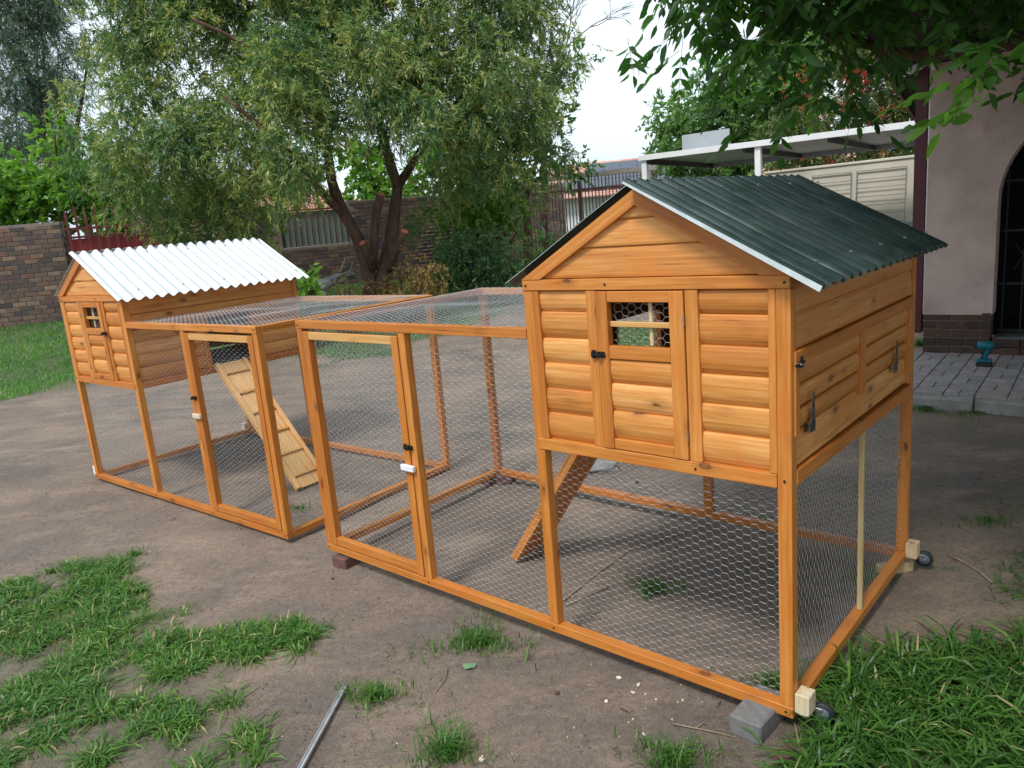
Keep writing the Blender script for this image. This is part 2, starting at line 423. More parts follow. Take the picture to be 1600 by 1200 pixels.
def tube_np(pts, rads, k=8, cap=True, wob=0.0):
    pts = [Vector(p) for p in pts]; V = []; F = []
    up = Vector((.13, .27, 1)).normalized()
    for i, p in enumerate(pts):
        t = (pts[min(i + 1, len(pts) - 1)] - pts[max(i - 1, 0)]).normalized()
        a = t.cross(up)
        if a.length < .1: a = t.cross(Vector((1, 0, 0)))
        a.normalize(); c = t.cross(a)
        for j in range(k):
            th = 2 * math.pi * j / k; r = rads[i] * (1 + random.uniform(-wob, wob))
            V.append(p + a * (r * math.cos(th)) + c * (r * math.sin(th)))
    for i in range(len(pts) - 1):
        for j in range(k):
            F.append([i * k + j, i * k + (j + 1) % k, (i + 1) * k + (j + 1) % k, (i + 1) * k + j])
    if cap: F.append(list(range(k))[::-1]); F.append([(len(pts) - 1) * k + j for j in range(k)])
    return V, F
def tube(parent, name, pts, rads, mat, k=8, M=IDM, smooth=True, wob=0.0):
    if isinstance(rads, (int, float)): rads = [rads] * len(pts)
    V, F = tube_np(pts, rads, k, wob=wob)
    return attach(pymesh(V, F, smooth), name, mat, parent, M)
def merged(parts):
    V = []; F = []
    for v, f in parts:
        o = len(V); V += [tuple(p) for p in v]; F += [[i + o for i in q] for q in f]
    return V, F
def cyl_mesh(r, h, k=16, r2=None, bev=0.0):
    prof = [(0, -h / 2), (r - bev, -h / 2), (r, -h / 2 + bev), (r if r2 is None else r2, h / 2 - bev), ((r if r2 is None else r2) - bev, h / 2), (0, h / 2)]
    V = []; F = []
    for (rr, z) in prof[1:-1]:
        for j in range(k): V.append((rr * math.cos(2 * math.pi * j / k), rr * math.sin(2 * math.pi * j / k), z))
    n = len(prof) - 2
    for i in range(n - 1):
        for j in range(k): F.append([i * k + j, i * k + (j + 1) % k, (i + 1) * k + (j + 1) % k, (i + 1) * k + j])
    F.append(list(range(k))[::-1]); F.append([(n - 1) * k + j for j in range(k)])
    return V, F
def prism(parent, name, pts, thick, O, X, Y, mat, M2=None):
    """polygon pts (a,b) in the frame O,X,Y extruded along X x Y"""
    Mf = frame_m(O, X, Y); n = len(pts)
    V = [(a, b_, 0) for a, b_ in pts] + [(a, b_, thick) for a, b_ in pts]
    area = sum(pts[i][0] * pts[(i + 1) % n][1] - pts[(i + 1) % n][0] * pts[i][1] for i in range(n))
    F = [list(range(n))[::-1], list(range(n, 2 * n))] + [[i, (i + 1) % n, n + (i + 1) % n, n + i] for i in range(n)]
    if area * thick < 0: F = [f[::-1] for f in F]
    return attach(pymesh(V, F), name, mat, parent, Mf)
LOG = [(0, .000), (.05, .0030), (.18, .0090), (.38, .0132), (.62, .0145), (.82, .0130), (.94, .0104), (.985, .0070), (1, .0020)]
SHIP = [(0, .002), (.02, .0085), (.10, .0100), (.6, .0080), (.93, .0050), (1, .001)]
def plank(parent, name, x0b, x1b, x0t, x1t, z0, z1, prof, O, X, Nrm, mat, back=.010):
    """board with moulded face: runs along X, stands up in Z, face towards Nrm"""
    X = Vector(X); Nrm = Vector(Nrm); V = []; n = len(prof); L0 = (x0b + x1b) / 2
    for t, p in prof:
        z = z0 + (z1 - z0) * t
        V.append((x0b + (x0t - x0b) * t, p, z)); V.append((x1b + (x1t - x1b) * t, p, z))
    for t in (1, 0):
        z = z0 + (z1 - z0) * t
        V.append((x0b + (x0t - x0b) * t, -back, z)); V.append((x1b + (x1t - x1b) * t, -back, z))
    k = len(V) // 2
    F = [[2 * i, 2 * i + 1, 2 * ((i + 1) % k) + 1, 2 * ((i + 1) % k)] for i in range(k)]
    F += [[2 * i for i in range(k)][::-1], [2 * i + 1 for i in range(k)]]
    zc = (z0 + z1) / 2
    V = [(x - L0, y, z - zc) for x, y, z in V]
    Mm = Matrix.Identity(4)
    for j in range(3): Mm[j][0] = X[j]; Mm[j][1] = Nrm[j]; Mm[j][2] = (0, 0, 1)[j]
    if X.cross(Nrm).z < 0: F = [f[::-1] for f in F]      # left-handed frame: bake it
    Vw = [Mm.to_3x3() @ Vector(v) for v in V]
    P = Vector(O) + X * L0 + Vector((0, 0, zc))
    # keep the grain along local X
    R = Matrix.Identity(4)
    if abs(X.y) > abs(X.x): R = Matrix.Rotation(math.pi / 2, 4, 'Z')
    Ri = R.to_3x3().inverted()
    me = pymesh([Ri @ v for v in Vw], F)
    # consistent outward normals
    import bmesh
    bm = bmesh.new(); bm.from_mesh(me); bmesh.ops.recalc_face_normals(bm, faces=bm.faces); bm.to_mesh(me); bm.free()
    return attach(me, name, mat, parent, Matrix.Translation(P) @ R)

def hexwire(parent, O, A, B, la, lb, name='wire_mesh', s=.0168, r1=.00032, r2=.00085, bulge=.007, seed=0):
    """hexagonal chicken wire: twisted segments run along A, la x lb metres"""
    rs = np.random.default_rng(seed + 100)
    A = np.array(Vector(A).normalized()); B = np.array(Vector(B).normalized()); Nn = np.cross(A, B)
    hy = math.sqrt(3) * s * .92
    ni = int(la / (1.5 * s)) + 2; nj = int(lb / hy) + 2
    I, J = np.meshgrid(np.arange(-1, ni), np.arange(-1, nj), indexing='ij')
    ca = 1.5 * s * I; cb = hy * (J + .5 * (I % 2))
    def P(a, b):                      # same vertex -> same jitter
        h = np.round(a * 2 / s).astype(int) * 7919 + np.round(b * 4 / hy).astype(int) * 104729
        j1 = np.sin(h * 12.9898) * .0014; j2 = np.sin(h * 78.233) * .0014
        n = bulge * (vnoise(a, b, .22, seed) * 2)
        return np.stack([a + j1, b + j2, n], -1)
    TL = P(ca - s / 2, cb + hy / 2); TR = P(ca + s / 2, cb + hy / 2); LL = P(ca - s, cb); RR = P(ca + s, cb)
    segs = [(TL, TR, r2), (TL, LL, r1), (TR, RR, r1)]
    Vs = []; Fs = []; off = 0
    for p, q, r in segs:
        p = p.reshape(-1, 3); q = q.reshape(-1, 3)
        mid = (p + q) / 2
        k = (mid[:, 0] > 0) & (mid[:, 0] < la) & (mid[:, 1] > 0) & (mid[:, 1] < lb)
        p = p[k].copy(); q = q[k].copy()
        for e_ in (p, q): e_[:, 0] = np.clip(e_[:, 0], 0, la); e_[:, 1] = np.clip(e_[:, 1], 0, lb)
        t = q - p; t /= np.linalg.norm(t, axis=1)[:, None] + 1e-9
        sd = np.stack([-t[:, 1], t[:, 0], 0 * t[:, 0]], -1); n = np.array([0, 0, 1.])
        ring = []
        for c_, s_ in ((1, 0), (-.5, .866), (-.5, -.866)): ring.append(sd * (r * c_) + n * (r * s_))
        vv = np.stack([p + ring[0], p + ring[1], p + ring[2], q + ring[0], q + ring[1], q + ring[2]], 1)
        m_ = len(p)
        f = np.array([[0, 1, 4, 3], [1, 2, 5, 4], [2, 0, 3, 5]])
        ff = (np.arange(m_)[:, None, None] * 6 + f[None]).reshape(-1, 4) + off
        Vs.append(vv.reshape(-1, 3)); Fs.append(ff); off += m_ * 6
    V = np.concatenate(Vs); F = np.concatenate(Fs)
    W = np.array(Vector(O)) + V[:, :1] * A + V[:, 1:2] * B + V[:, 2:] * Nn
    o = attach(npmesh(W, F), name, WIRE, parent)
    o.matrix_basis = MTH[parent.name].inverted() @ IDM
    o['kind'] = 'stuff'
    return o
def corrugated(parent, name, O, Dn, Al, length, width, waves, depth, mat, edge=None, ph=0.0):
    """sheet from ridge O down along Dn, waves counted along Al"""
    O = Vector(O); Dn = Vector(Dn).normalized(); Al = Vector(Al).normalized(); Nn = Dn.cross(Al).normalized()
    if Nn.z < 0: Nn = -Nn
    n = waves * 10; m_ = 7; V = []; F = []; th = .0012
    for lay in (0, 1):
        for i in range(n + 1):
            t = i / n
            h = depth * .5 * math.sin(2 * math.pi * waves * t + ph)
            h = math.copysign(abs(h / (depth * .5)) ** .8 * depth * .5, h) * (1 + .16 * math.sin(waves * t * 2.3 + 1) * math.sin(waves * t * .77))
            for j in range(m_):
                l = length * j / (m_ - 1)
                sag = .0015 * math.sin(3.1 * t + j)
                V.append(O + Al * (width * t) + Dn * l + Nn * (h + sag - th * lay))
    W = (n + 1) * m_
    for i in range(n):
        for j in range(m_ - 1):
            a = i * m_ + j
            F.append([a, a + 1, a + m_ + 1, a + m_]); F.append([W + a, W + a + m_, W + a + m_ + 1, W + a + 1])
    ne = len(F)
    for i in range(n):
        for j in (0, m_ - 1):
            a = i * m_ + j; F.append([a, a + m_, W + a + m_, W + a])
    for j in range(m_ - 1):
        for i in (0, n):
            a = i * m_ + j; F.append([a, a + 1, W + a + 1, W + a])
    me = pymesh(V, F, True); me.materials.append(mat)
    if edge is not None:
        me.materials.append(edge)
        mi = [0] * ne + [1] * (len(F) - ne); me.polygons.foreach_set('material_index', mi)
    o = attach(me, name, mat, parent)
    o.matrix_basis = MTH[parent.name].inverted() @ IDM
    me.set_sharp_from_angle(angle=math.radians(50))
    return o

# ------------------------------------------------------------------ ground sheet
def grass_edge(x):
    return np.interp(x, [-30, -9, -6.3, -5.85, -3.1, -2.2, -1.3, -.7, .1, 1.0, 3, 30], [7.8, 8.5, 9.1, 9.8, 9.95, 9.7, 9.85, 10.9, 12.3, 12.8, 13, 13])
def inpoly(x, y, poly):
    r = np.zeros(np.shape(x), bool); n = len(poly)
    for i in range(n):
        x1, y1 = poly[i]; x2, y2 = poly[(i + 1) % n]
        if y1 == y2: continue
        c = ((y1 > y) != (y2 > y)) & (x < (x2 - x1) * (y - y1) / (y2 - y1) + x1)
        r ^= c
    return r
def gp(*px): return [tuple(at(u, v)[:2]) for u, v in px]
P_LEFT = gp((-420, 960), (0, 905), (60, 912), (110, 925), (165, 905), (215, 925), (240, 968), (300, 985), (345, 990), (420, 970), (470, 975), (505, 1000), (480, 1015), (430, 1020), (370, 1048), (385, 1085), (400, 1105), (345, 1110), (390, 1140), (425, 1165), (400, 1210), (360, 1300), (-300, 1300))
P_LEFT2 = gp((100, 880), (140, 868), (205, 875), (215, 892), (160, 915), (110, 918))
P_STRIP = gp((215, 975), (245, 955), (310, 940), (330, 948), (270, 970), (225, 992))
P_RIGHT = gp((1250, 1150), (1310, 1100), (1330, 1050), (1400, 1035), (1480, 1020), (1600, 1000), (1800, 980), (1900, 1300), (1000, 1300), (1205, 1300), (1215, 1215), (1238, 1180))
P_RIGHT2 = gp((1330, 1040), (1360, 960), (1420, 930), (1500, 880), (1600, 860), (1800, 850), (1800, 1000), (1500, 1020))
def lawn_mask(x, y):
    e_ = grass_edge(x) + .9 * vnoise(x, y, .5, 2) + .35 * vnoise(x, y, .16, 4)
    m = sstep((y - e_) / .5 + .3)
    q = ((x - 2.0) / 1.3) ** 2 + ((y - 9.6) / .75) ** 2 + .8 * vnoise(x, y, .3, 8)
    m = np.maximum(m, sstep((1.1 - q) / .3))
    m = np.where((x > 4) & (y < 13), 0, m)
    return m
def near_mask(x, y):
    jx = .05 * vnoise(x, y, .09, 21) * 2; jy = .05 * vnoise(x, y, .09, 31) * 2
    X = x + jx; Y = y + jy
    m = (inpoly(X, Y, P_LEFT) | inpoly(X, Y, P_LEFT2) | inpoly(X, Y, P_STRIP) | inpoly(X, Y, P_RIGHT)).astype(float)
    m = np.maximum(m, inpoly(X, Y, P_RIGHT2) * .35)
    return m
def lin(a, b, n): return np.linspace(a, b, n, endpoint=False)
xs = np.concatenate([lin(-400, -60, 8), lin(-60, -14, 24), lin(-14, -4, 80), lin(-4, 3, 260), lin(3, 8, 60), lin(8, 40, 20), np.linspace(40, 400, 9)])
ys = np.concatenate([lin(-300, -10, 8), lin(-10, 1, 24), lin(1, 5.5, 180), lin(5.5, 18, 150), lin(18, 60, 24), np.linspace(60, 500, 9)])
XX, YY = np.meshgrid(xs, ys, indexing='ij')
ZZ = H(XX, YY)
def rut(x, y, cx, cy, r, d): return -d * np.exp(-((x - cx) ** 2 + (y - cy) ** 2) / r ** 2)
V = np.stack([XX, YY, ZZ], -1).reshape(-1, 3)
nx_, ny_ = len(xs), len(ys)
ii = np.arange((nx_ - 1) * (ny_ - 1)); a = (ii // (ny_ - 1)) * ny_ + ii % (ny_ - 1)
F = np.stack([a, a + ny_, a + ny_ + 1, a + 1], 1)
gm = np.maximum(lawn_mask(V[:, 0], V[:, 1]), .28 * near_mask(V[:, 0], V[:, 1]))
gm = np.where(V[:, 1] > 19, 1, gm)
o = attach(npmesh(V, F, gm, True, 'grass'), 'ground', SOIL); tag(o, kind='structure')

# ------------------------------------------------------------------ the two coops
W, LN, D, R, FB, FT, TB, TT, AP = .95, 2.41, 1.33, 1.19, .745, .787, 1.325, 1.363, 1.632
PT = .038
def hinge(parent, x, y, z, m=1):
    V, F = cyl_mesh(.0035, .032, 8)
    o = attach(pymesh(V, F, True), 'hinge', ZINC, parent, Matrix.Translation((x, y, z)))
    return o
def slide_bolt(parent, x, y, z, m, L=.055):
    """small black barrel bolt lying along x on a face looking to -y"""
    parts = []
    def b_(x0, x1, y0, y1, z0, z1):
        x0, x1 = sorted((x0, x1))
        V = [(a_, b2, c_) for a_ in (x0, x1) for b2 in (y0, y1) for c_ in (z0, z1)]
        F = [[0, 1, 3, 2], [4, 6, 7, 5], [0, 4, 5, 1], [2, 3, 7, 6], [0, 2, 6, 4], [1, 5, 7, 3]]
        return V, F
    parts.append(b_(x, x + m * .016, y - .002, y + .001, z - .014, z + .014))
    parts.append(b_(x + m * .003, x + m * .013, y - .009, y - .001, z - .008, z + .008))
    parts.append(b_(x + m * .022, x + m * .052, y - .002, y + .001, z - .010, z + .010))
    parts.append(b_(x + m * .026, x + m * .031, y - .010, y - .001, z - .007, z + .007))
    parts.append(b_(x + m * .043, x + m * .048, y - .010, y - .001, z - .007, z + .007))
    parts.append(tube_np([(x + m * .002, y - .005, z), (x + m * .056, y - .005, z)], [.004, .004], 8))
    V, F = cyl_mesh(.006, .012, 10)
    parts.append(([(p[0] + x + m * .037, p[2] + y - .012, p[1] + z - .003) for p in V], F))
    V, F = merged(parts)
    return attach(pymesh(V, F), 'bolt_latch', BLACK, parent)
def coop(name, loc, yaw, m, label, roofmat, edgemat, group, light=False, mid_run=None):
    root = thing(name, loc, yaw, label, 'chicken coop', group)
    X = lambda s: m * s
    wd = WOOD
    def S(name, s0, s1, d0, d1, z0, z1, mat=None, parent=root, b=.002, wob=.0):
        return bx(parent, name, (X(s0), X(s1)), (d0, d1), (z0, z1), mat or wd, b, wob=wob)
    G = .0006
    # bottom rails
    S('bottom_rail', 0, LN, -.002, PT, 0, .036)
    S('bottom_rail', 0, LN, D - PT, D, 0, .036)
    S('bottom_rail', -.001, PT, PT + G, D - PT - G, .001, .037)
    S('bottom_rail', LN - PT, LN + .001, PT + G, D - PT - G, .001, .037)
    # posts
    zt = R - PT
    S('post', 0, .042, 0, .040, .0365, TB)
    S('post', W - .042, W, 0, .040, .0365, TB)
    S('post', .0, .042, D - .04, D, .0365, TB + .0)
    S('post', W - .042, W, D - .04, D, .0365, TB)
    S('post', LN - .042, LN, 0, .040, .0365, zt)
    S('post', LN - .042, LN, D - .04, D, .0365, zt)
    S('post', 1.622, 1.662, 0, .038, .0365, zt)
    # run top rails
    S('top_rail', W + .001, LN, -.002, PT, zt + G, R)
    S('top_rail', W + .001, LN, D - PT, D, zt + G, R)
    S('top_rail', LN - PT, LN + .001, PT + G, D - PT - G, zt + .001, R - .001)
    S('top_rail', W + .002, W + .030, PT + G, D - PT - G, zt + .001, R - .002)
    # house frame, front and back
    S('floor_beam', .0425, W - .020, -.004, .034, FB, FT)
    S('floor_beam', .0425, W - .0425, D - .034, D + .002, FB, FT)
    S('tie_beam', 0, W, -.004, .034, TB + G, TT)
    S('tie_beam', 0, W, D - .034, D + .004, TB + G, TT)
    for dd, s_ in ((-.006, 1), (D - .024, 1)):
        for k in (0, 1):
            cx = W / 2
            pts = [(0 if True else 0, 0)]
            pa = (X(.0 if k == 0 else W), dd + (.0 if k == 0 else .0015), TT + .001)
            sgn = 1 if k == 0 else -1
            # barge board as a mitred prism, length along the slope
            p0 = Vector((X(0 if k == 0 else W), 0, TT)); p1 = Vector((X(cx), 0, AP))
            dirv = (p1 - p0).normalized(); upv = Vector((0, 0, 1))
            perp = (upv - dirv * upv.dot(dirv)).normalized()
            tz = .047
            q = [p0, p1, p1 - Vector((0, 0, tz)), Vector((p0.x + (cx * m * sgn) * (tz / (AP - TT)), 0, TT + .0005))]
            pts = [((c_ - p0).dot(dirv), (c_ - p0).dot(perp)) for c_ in q]
            nrm = dirv.cross(perp)
            O = Vector((p0.x, dd if nrm.y > 0 else dd + .028, TT + .0005))
            prism(root, 'barge_board', pts, .028, O, dirv, perp, wd)
    # gable boards (front and back)
    def gable(dface, ny):
        rows = [(TT + .001, 1.462), (1.463, 1.545), (1.546, 1.615)]
        for z0, z1 in rows:
            def xr(z):
                t = (z - TT) / (AP - TT); return (W / 2) * t + .012, W - (W / 2) * t - .012
            a0, a1 = xr(z0); b0, b1 = xr(min(z1, AP - .02))
            plank(root, 'gable_board', X(a0), X(a1), X(b0), X(b1), z0, z1, SHIP, (0, dface, 0), (1, 0, 0), (0, ny, 0), WOODS)
    gable(.018, -1); gable(D - .016, 1)
    # front log siding
    zr = [FT + .001, .806, .886, .979, 1.070, 1.164, 1.254, TB - .0005]
    zrl = [FT + .001, .886, .977, 1.069, 1.158, 1.251, TB - .0005]
    def rows(s0, s1, zz, dface=.020, ny=-1, prof=LOG, nm='siding_board', parent=root, mat=None):
        for z0, z1 in zip(zz[:-1], zz[1:]):
            plank(parent, nm, X(s0), X(s1), X(s0), X(s1), z0 + .0006, z1 - .0006, prof, (0, dface, 0), (1, 0, 0), (0, ny, 0), mat or WOODS)
    rows(.0645, .2765, zrl); rows(.6825, .8815, zrl)
    # trims beside posts and door
    for s0, s1 in ((.0425, .064), (.882, W - .0425)):
        S('trim_strip', s0, s1, -.001, .030, FT + G, TB - .0005)
    S('door_jamb', .277, .3195, -.001, .034, FT + G, TB - .0005)
    S('door_jamb', .6435, .682, -.001, .034, FT + G, TB - .0005)
    # back wall
    zb = [FT + .001, .90, 1.01, 1.12, 1.22, TB]
    for z0, z1 in zip(zb[:-1], zb[1:]):
        plank(root, 'siding_board', X(.043), X(W - .043), X(.043), X(W - .043), z0 + .0006, z1 - .0006, LOG, (0, D - .022, 0), (1, 0, 0), (0, 1, 0), WOODS)
    # inner wall with the pop hole (s = W, faces the run)
    sx = W - .016
    def side_plank(s_face, nsign, d0, d1, z0, z1, prof=LOG, nm='siding_board', parent=root, mat=None, ztop_slope=None):
        return plank(parent, nm, d0, d1, d0, d1, z0 + .0006, z1 - .0006, prof, (X(s_face), 0, 0), (0, 1, 0), (m * nsign, 0, 0), mat or WOODS)
    h0, h1, hz0, hz1 = .545, .885, .802, 1.130
    zi = [FT + .001, .880, .965, 1.050, 1.135]
    for z0, z1 in zip(zi[:-1], zi[1:]):
        side_plank(sx, 1, .041, h0 - .035, z0, z1); side_plank(sx, 1, h1 + .035, D - .041, z0, z1)
    side_plank(sx, 1, .041, D - .041, 1.1365, 1.232, SHIP); side_plank(sx, 1, .041, D - .041, 1.2335, TT - .01, SHIP)
    S('hole_jamb', W - .032, W + .001, h0 - .0345, h0, FT + G, 1.1355); S('hole_jamb', W - .032, W + .001, h1, h1 + .0345, FT + G, 1.1355)
    S('floor_beam', W - .034, W + .003, .0405, D - .0405, FB, FT)
    S('house_floor', .040, W - .036, .040, D - .040, FT - .016, FT - .001, mat=GREY_W)
    # outer side wall (s = 0)
    sl_ = -.010
    side_plank(.016, -1, .041, D - .041, 1.248, TT - .006, SHIP); side_plank(.016, -1, .041, D - .041, 1.146, 1.247, SHIP)
    side_plank(.016, -1, .041, D - .041, FT + .012, .902, SHIP)
    beam(root, 'floor_beam', (X(.017), .0405, .770), (X(.017), D - .0405, .755), .038, .046, wd, side=(1, 0, 0))
    # nest box flap
    fl = S('nest_flap', -.006, .020, .022, 1.285, 1.104, 1.1445)
    S('flap_stile', -.005, .018, .022, .052, .8985, 1.1035, parent=fl); S('flap_stile', -.005, .018, .615, .668, .886, 1.1035, parent=fl)
    S('flap_stile', -.005, .018, 1.225, 1.278, .795, 1.1035, parent=fl)
    for z0, z1 in ((.903, .967), (.968, 1.036), (1.037, 1.1035)):
        side_plank(.016, -1, .053, .6145, z0, z1, nm='flap_board', parent=fl); side_plank(.016, -1, .6685, 1.2245, z0, z1, nm='flap_board', parent=fl)
    for dd in (.145, 1.032):
        V = [(X(-.0045), dd - .024, .884), (X(-.0045), dd + .024, .884), (X(-.0045), dd + .024, .914), (X(-.0075), dd + .013, .918), (X(-.0085), dd + .004, 1.006), (X(-.0085), dd - .004, 1.006), (X(-.0075), dd - .013, .918), (X(-.0045), dd - .024, .914)]
        V2 = [(v[0] + X(-.0035), v[1], v[2]) for v in V]
        n = 8; Fh = [list(range(n)), list(range(n, 2 * n))[::-1]] + [[i, n + i, n + (i + 1) % n, (i + 1) % n] for i in range(n)]
        h_ = attach(pymesh(V + V2, Fh), 'strap_hinge', DZINC, root); h_.parent = fl; h_.matrix_basis = MTH[fl.name].inverted()
    # flap latch on the corner
    V, F = merged([tube_np([(X(-.012), .012, 1.108), (X(-.012), .066, 1.112)], [.005, .005], 8), tube_np([(X(-.004), .03, 1.108), (X(-.022), .03, 1.108)], [.009, .006], 8),
                   tube_np([(X(-.007), .06, 1.095), (X(-.007), .06, 1.127)], [.006, .006], 6)])
    lt = attach(pymesh(V, F), 'bolt_latch', BLACK, root)
    # roof
    pitch = Vector((.575, 0, -.319)); ap = (X(W / 2), -.060, AP + .012)
    dr = Vector((-m * .575, 0, -.319)); dl = Vector((m * .575, 0, -.319))
    for main, dv_, sg in ((m < 0, dr, 1), (m > 0, dl, -1)):
        if main: corrugated(root, 'roof_sheet', (X(W / 2) + m * sg * .004, -.060, AP + .023), dv_, (0, 1, 0), .662, 1.445, 19, .024, roofmat, edgemat)
        else: corrugated(root, 'roof_sheet', (X(W / 2) + m * sg * .004, -.012, AP + .019), dv_, (0, 1, 0), .625 if m < 0 else .600, 1.395, 18, .024, roofmat, edgemat, ph=.5)
    if m < 0:
        q_a = Vector((X(W / 2), -.0625, AP + .017)); q_b = q_a + dr.normalized() * .664
        lip = prism(root, 'sheet_lip', [(0, .006), (.660, .010), (.660, -.006), (0, .000)], .003, q_a, dr, (0, 0, 1), GREENEDGE)
    for ss in (.13, W - .13):
        zz = AP - abs(ss - W / 2) * .555 - .034
        beam(root, 'purlin', (X(ss), .02, zz), (X(ss), D - .02, zz), .036, .024, wd, side=(1, 0, 0))
    main = dr if m < 0 else dl; mdir = main.normalized()
    rn = mdir.cross(Vector((0, 1, 0))); rn = rn if rn.z > 0 else -rn
    V, F = cyl_mesh(.006, .005, 8); rs_ = pymesh(V, F); rs_.materials.append(ZINC)
    qm = rn.to_track_quat('Z', 'Y').to_matrix().to_4x4()
    for t_ in (.09, .57):
        for k_ in range(5):
            yy = -.060 + 1.445 * ((2 + k_ * 4) + .25) / 19
            attach(rs_, 'roof_screw', None, root, Matrix.Translation(Vector((X(W / 2), yy, AP + .023)) + mdir * t_ + rn * .0135) @ qm)
    # house door
    dz0, dz1 = FT + .003, 1.3215
    dst = S('house_door', .5975, .6400, -.0065, .024, dz0, dz1)
    dr_ = dict(parent=dst)
    S('door_stile', .3225, .3715, -.0065, .024, dz0, dz1, **dr_)
    S('door_rail', .3720, .5970, -.004, .022, 1.286, dz1, **dr_)
    S('door_rail', .3720, .5970, -.0055, .022, 1.100, 1.143, **dr_)
    S('door_rail', .3720, .5970, -.0045, .022, dz0, .826, **dr_)
    S('window_bar', .3725, .5965, .008, .020, 1.204, 1.222, mat=WOODP, **dr_)
    S('window_bar', .445, .458, .0085, .0195, 1.1435, 1.2035, mat=WOODR, ax='z', **dr_) if False else None
    bx(dst, 'window_bar', (X(.4450), X(.4585)), (.0205, .030), (1.144, 1.285), WOODR)
    rows(.3722, .5968, [.8265, .922, 1.017, 1.0995], dface=.012, parent=dst, nm='door_board')
    hexwire(dst, (X(.372) if m > 0 else X(.598), .026, 1.143), (1, 0, 0), (0, 0, 1), .225, .143, seed=3, s=.017, r1=.0005, r2=.0009)
    hg = S('hinge', .3195, .3235, -.0105, -.004, 1.215, 1.25, mat=ZINC, b=.001, **dr_); S('hinge', .3195, .3235, -.0105, -.004, .85, .885, mat=ZINC, b=.001, **dr_)
    bl = slide_bolt(root, X(.665), -.0075, 1.113, -m); bl.parent = dst; bl.matrix_basis = MTH[dst.name].inverted()
    # run door
    a0, a1 = 1.667, 2.364
    rd = S('run_door', a0, a0 + .042, -.003, .034, .0405, 1.138)
    pr_ = dict(parent=rd)
    S('door_stile', a1 - .044, a1, -.003, .034, .0405, 1.138, **pr_)
    S('door_rail', a0 + .0425, a1 - .0445, -.001, .032, 1.100, 1.137, mat=WOODP, **pr_)
    S('door_rail', a0 + .0425, a1 - .0445, -.001, .032, .0415, .082, **pr_)
    hexwire(rd, (X(a0 + .02) if m > 0 else X(a1 - .02), .037, .06), (1, 0, 0), (0, 0, 1), a1 - a0 - .04, 1.06, seed=5)
    bl = slide_bolt(root, X(a0 + .030), -.0045, .650 if m < 0 else .750, -m if True else m); bl.parent = rd; bl.matrix_basis = MTH[rd.name].inverted()
    zb_ = .558 if m < 0 else .643
    tb = S('turn_button', a0 - .030, a0 + .052, -.022, -.0045, zb_ - .014, zb_ + .012, mat=WOODW, **pr_)
    # chicken wire
    def HW(O, A, B, la, lb, sd, **k): hexwire(root, O, A, B, la, lb, seed=sd, **k)
    x0_ = min(X(W), X(1.66)); HW((x0_, .041, .02), (1, 0, 0), (0, 0, 1), 1.66 - W, 1.15, 7)
    x0_ = min(X(0), X(W)); HW((x0_ + .01, .042, .02), (1, 0, 0), (0, 0, 1), W - .02, .74, 8)
    x0_ = min(X(0), X(LN)); HW((x0_ + .01, D - .041, .02), (1, 0, 0), (0, 0, 1), LN - .02, .74, 9)
    x0_ = min(X(W), X(LN)); HW((x0_ + .01, D - .041, .76), (1, 0, 0), (0, 0, 1), LN - W - .02, .41, 10)
    HW((X(.040), .02, .02), (0, 0, 1), (0, 1, 0), .74, D - .04, 11)
    HW((X(LN - .040), .02, .02), (0, 0, 1), (0, 1, 0), 1.14, D - .04, 12)
    x0_ = min(X(W), X(LN)); HW((x0_ + .01, .01, R + .002), (1, 0, 0), (0, 1, 0), LN - W - .02, D - .02, 13, bulge=.005)
    # ramp
    if m < 0: p0, p1, dA, wr = (.965, .795), (1.545, -.045), .470, .235
    else: p0, p1, dA, wr = (.965, .800), (1.735, -.005), .545, .245
    q0 = Vector((X(p0[0]), dA + wr / 2, p0[1])); q1 = Vector((X(p1[0]), dA + wr / 2, p1[1]))
    RM = WOOD if m < 0 else WOODP
    rb = beam(root, 'ramp_board', q0, q1, wr - .062, .018, RM)
    dd = (q1 - q0).normalized(); nn = Vector((0, 1, 0)).cross(dd)
    if nn.z < 0: nn = -nn
    for sg in (-1, 1):
        off = Vector((0, sg * (wr / 2 - .0145), 0)) + nn * .006
        beam(rb, 'ramp_side', q0 + off, q1 + off, .029, .040, RM)
    for k in range(6):
        c_ = q0.lerp(q1, .09 + k * .165) + nn * .0165
        beam(rb, 'ramp_cleat', c_ - Vector((0, wr / 2 - .031, 0)), c_ + Vector((0, wr / 2 - .031, 0)), .018, .014, RM, side=dd)
    # caster wheels on raw blocks
    for dd_ in (.006, D - .062):
        bk = S('caster_block', -.046, -.0015, dd_, dd_ + .056, .018, .085, mat=WOODR if m < 0 else WOODW)
        cx = X(-.040); cy = dd_ + .062
        pl = bx(bk, 'caster_fork', (cx - .010, cx + .024 * (1)), (cy + .0, cy + .012), (.004, .017), ZINC, .001)
        wh = Matrix.Translation((cx - m * .018, cy + .018, -.006)) @ Matrix.Rotation(math.radians(90), 4, 'X') @ Matrix.Rotation(.25, 4, 'Y')
        V, F = cyl_mesh(.036, .020, 20, bev=.005); attach(pymesh(V, F, True), 'caster_wheel', RUBBER, bk, wh)
        V, F = cyl_mesh(.022, .023, 16, bev=.003); attach(pymesh(V, F, True), 'wheel_hub', WHEELB, bk, wh)
        V, F = cyl_mesh(.006, .034, 10); attach(pymesh(V, F, True), 'axle_bolt', ZINC, bk, wh)
        for yy in (-.015, .013):
            beam(bk, 'caster_fork', (cx + .002, cy + .018 + yy, .012), (cx - m * .018, cy + .018 + yy, -.008), .002, .020, ZINC, side=(0, 1, 0), b=.0005)
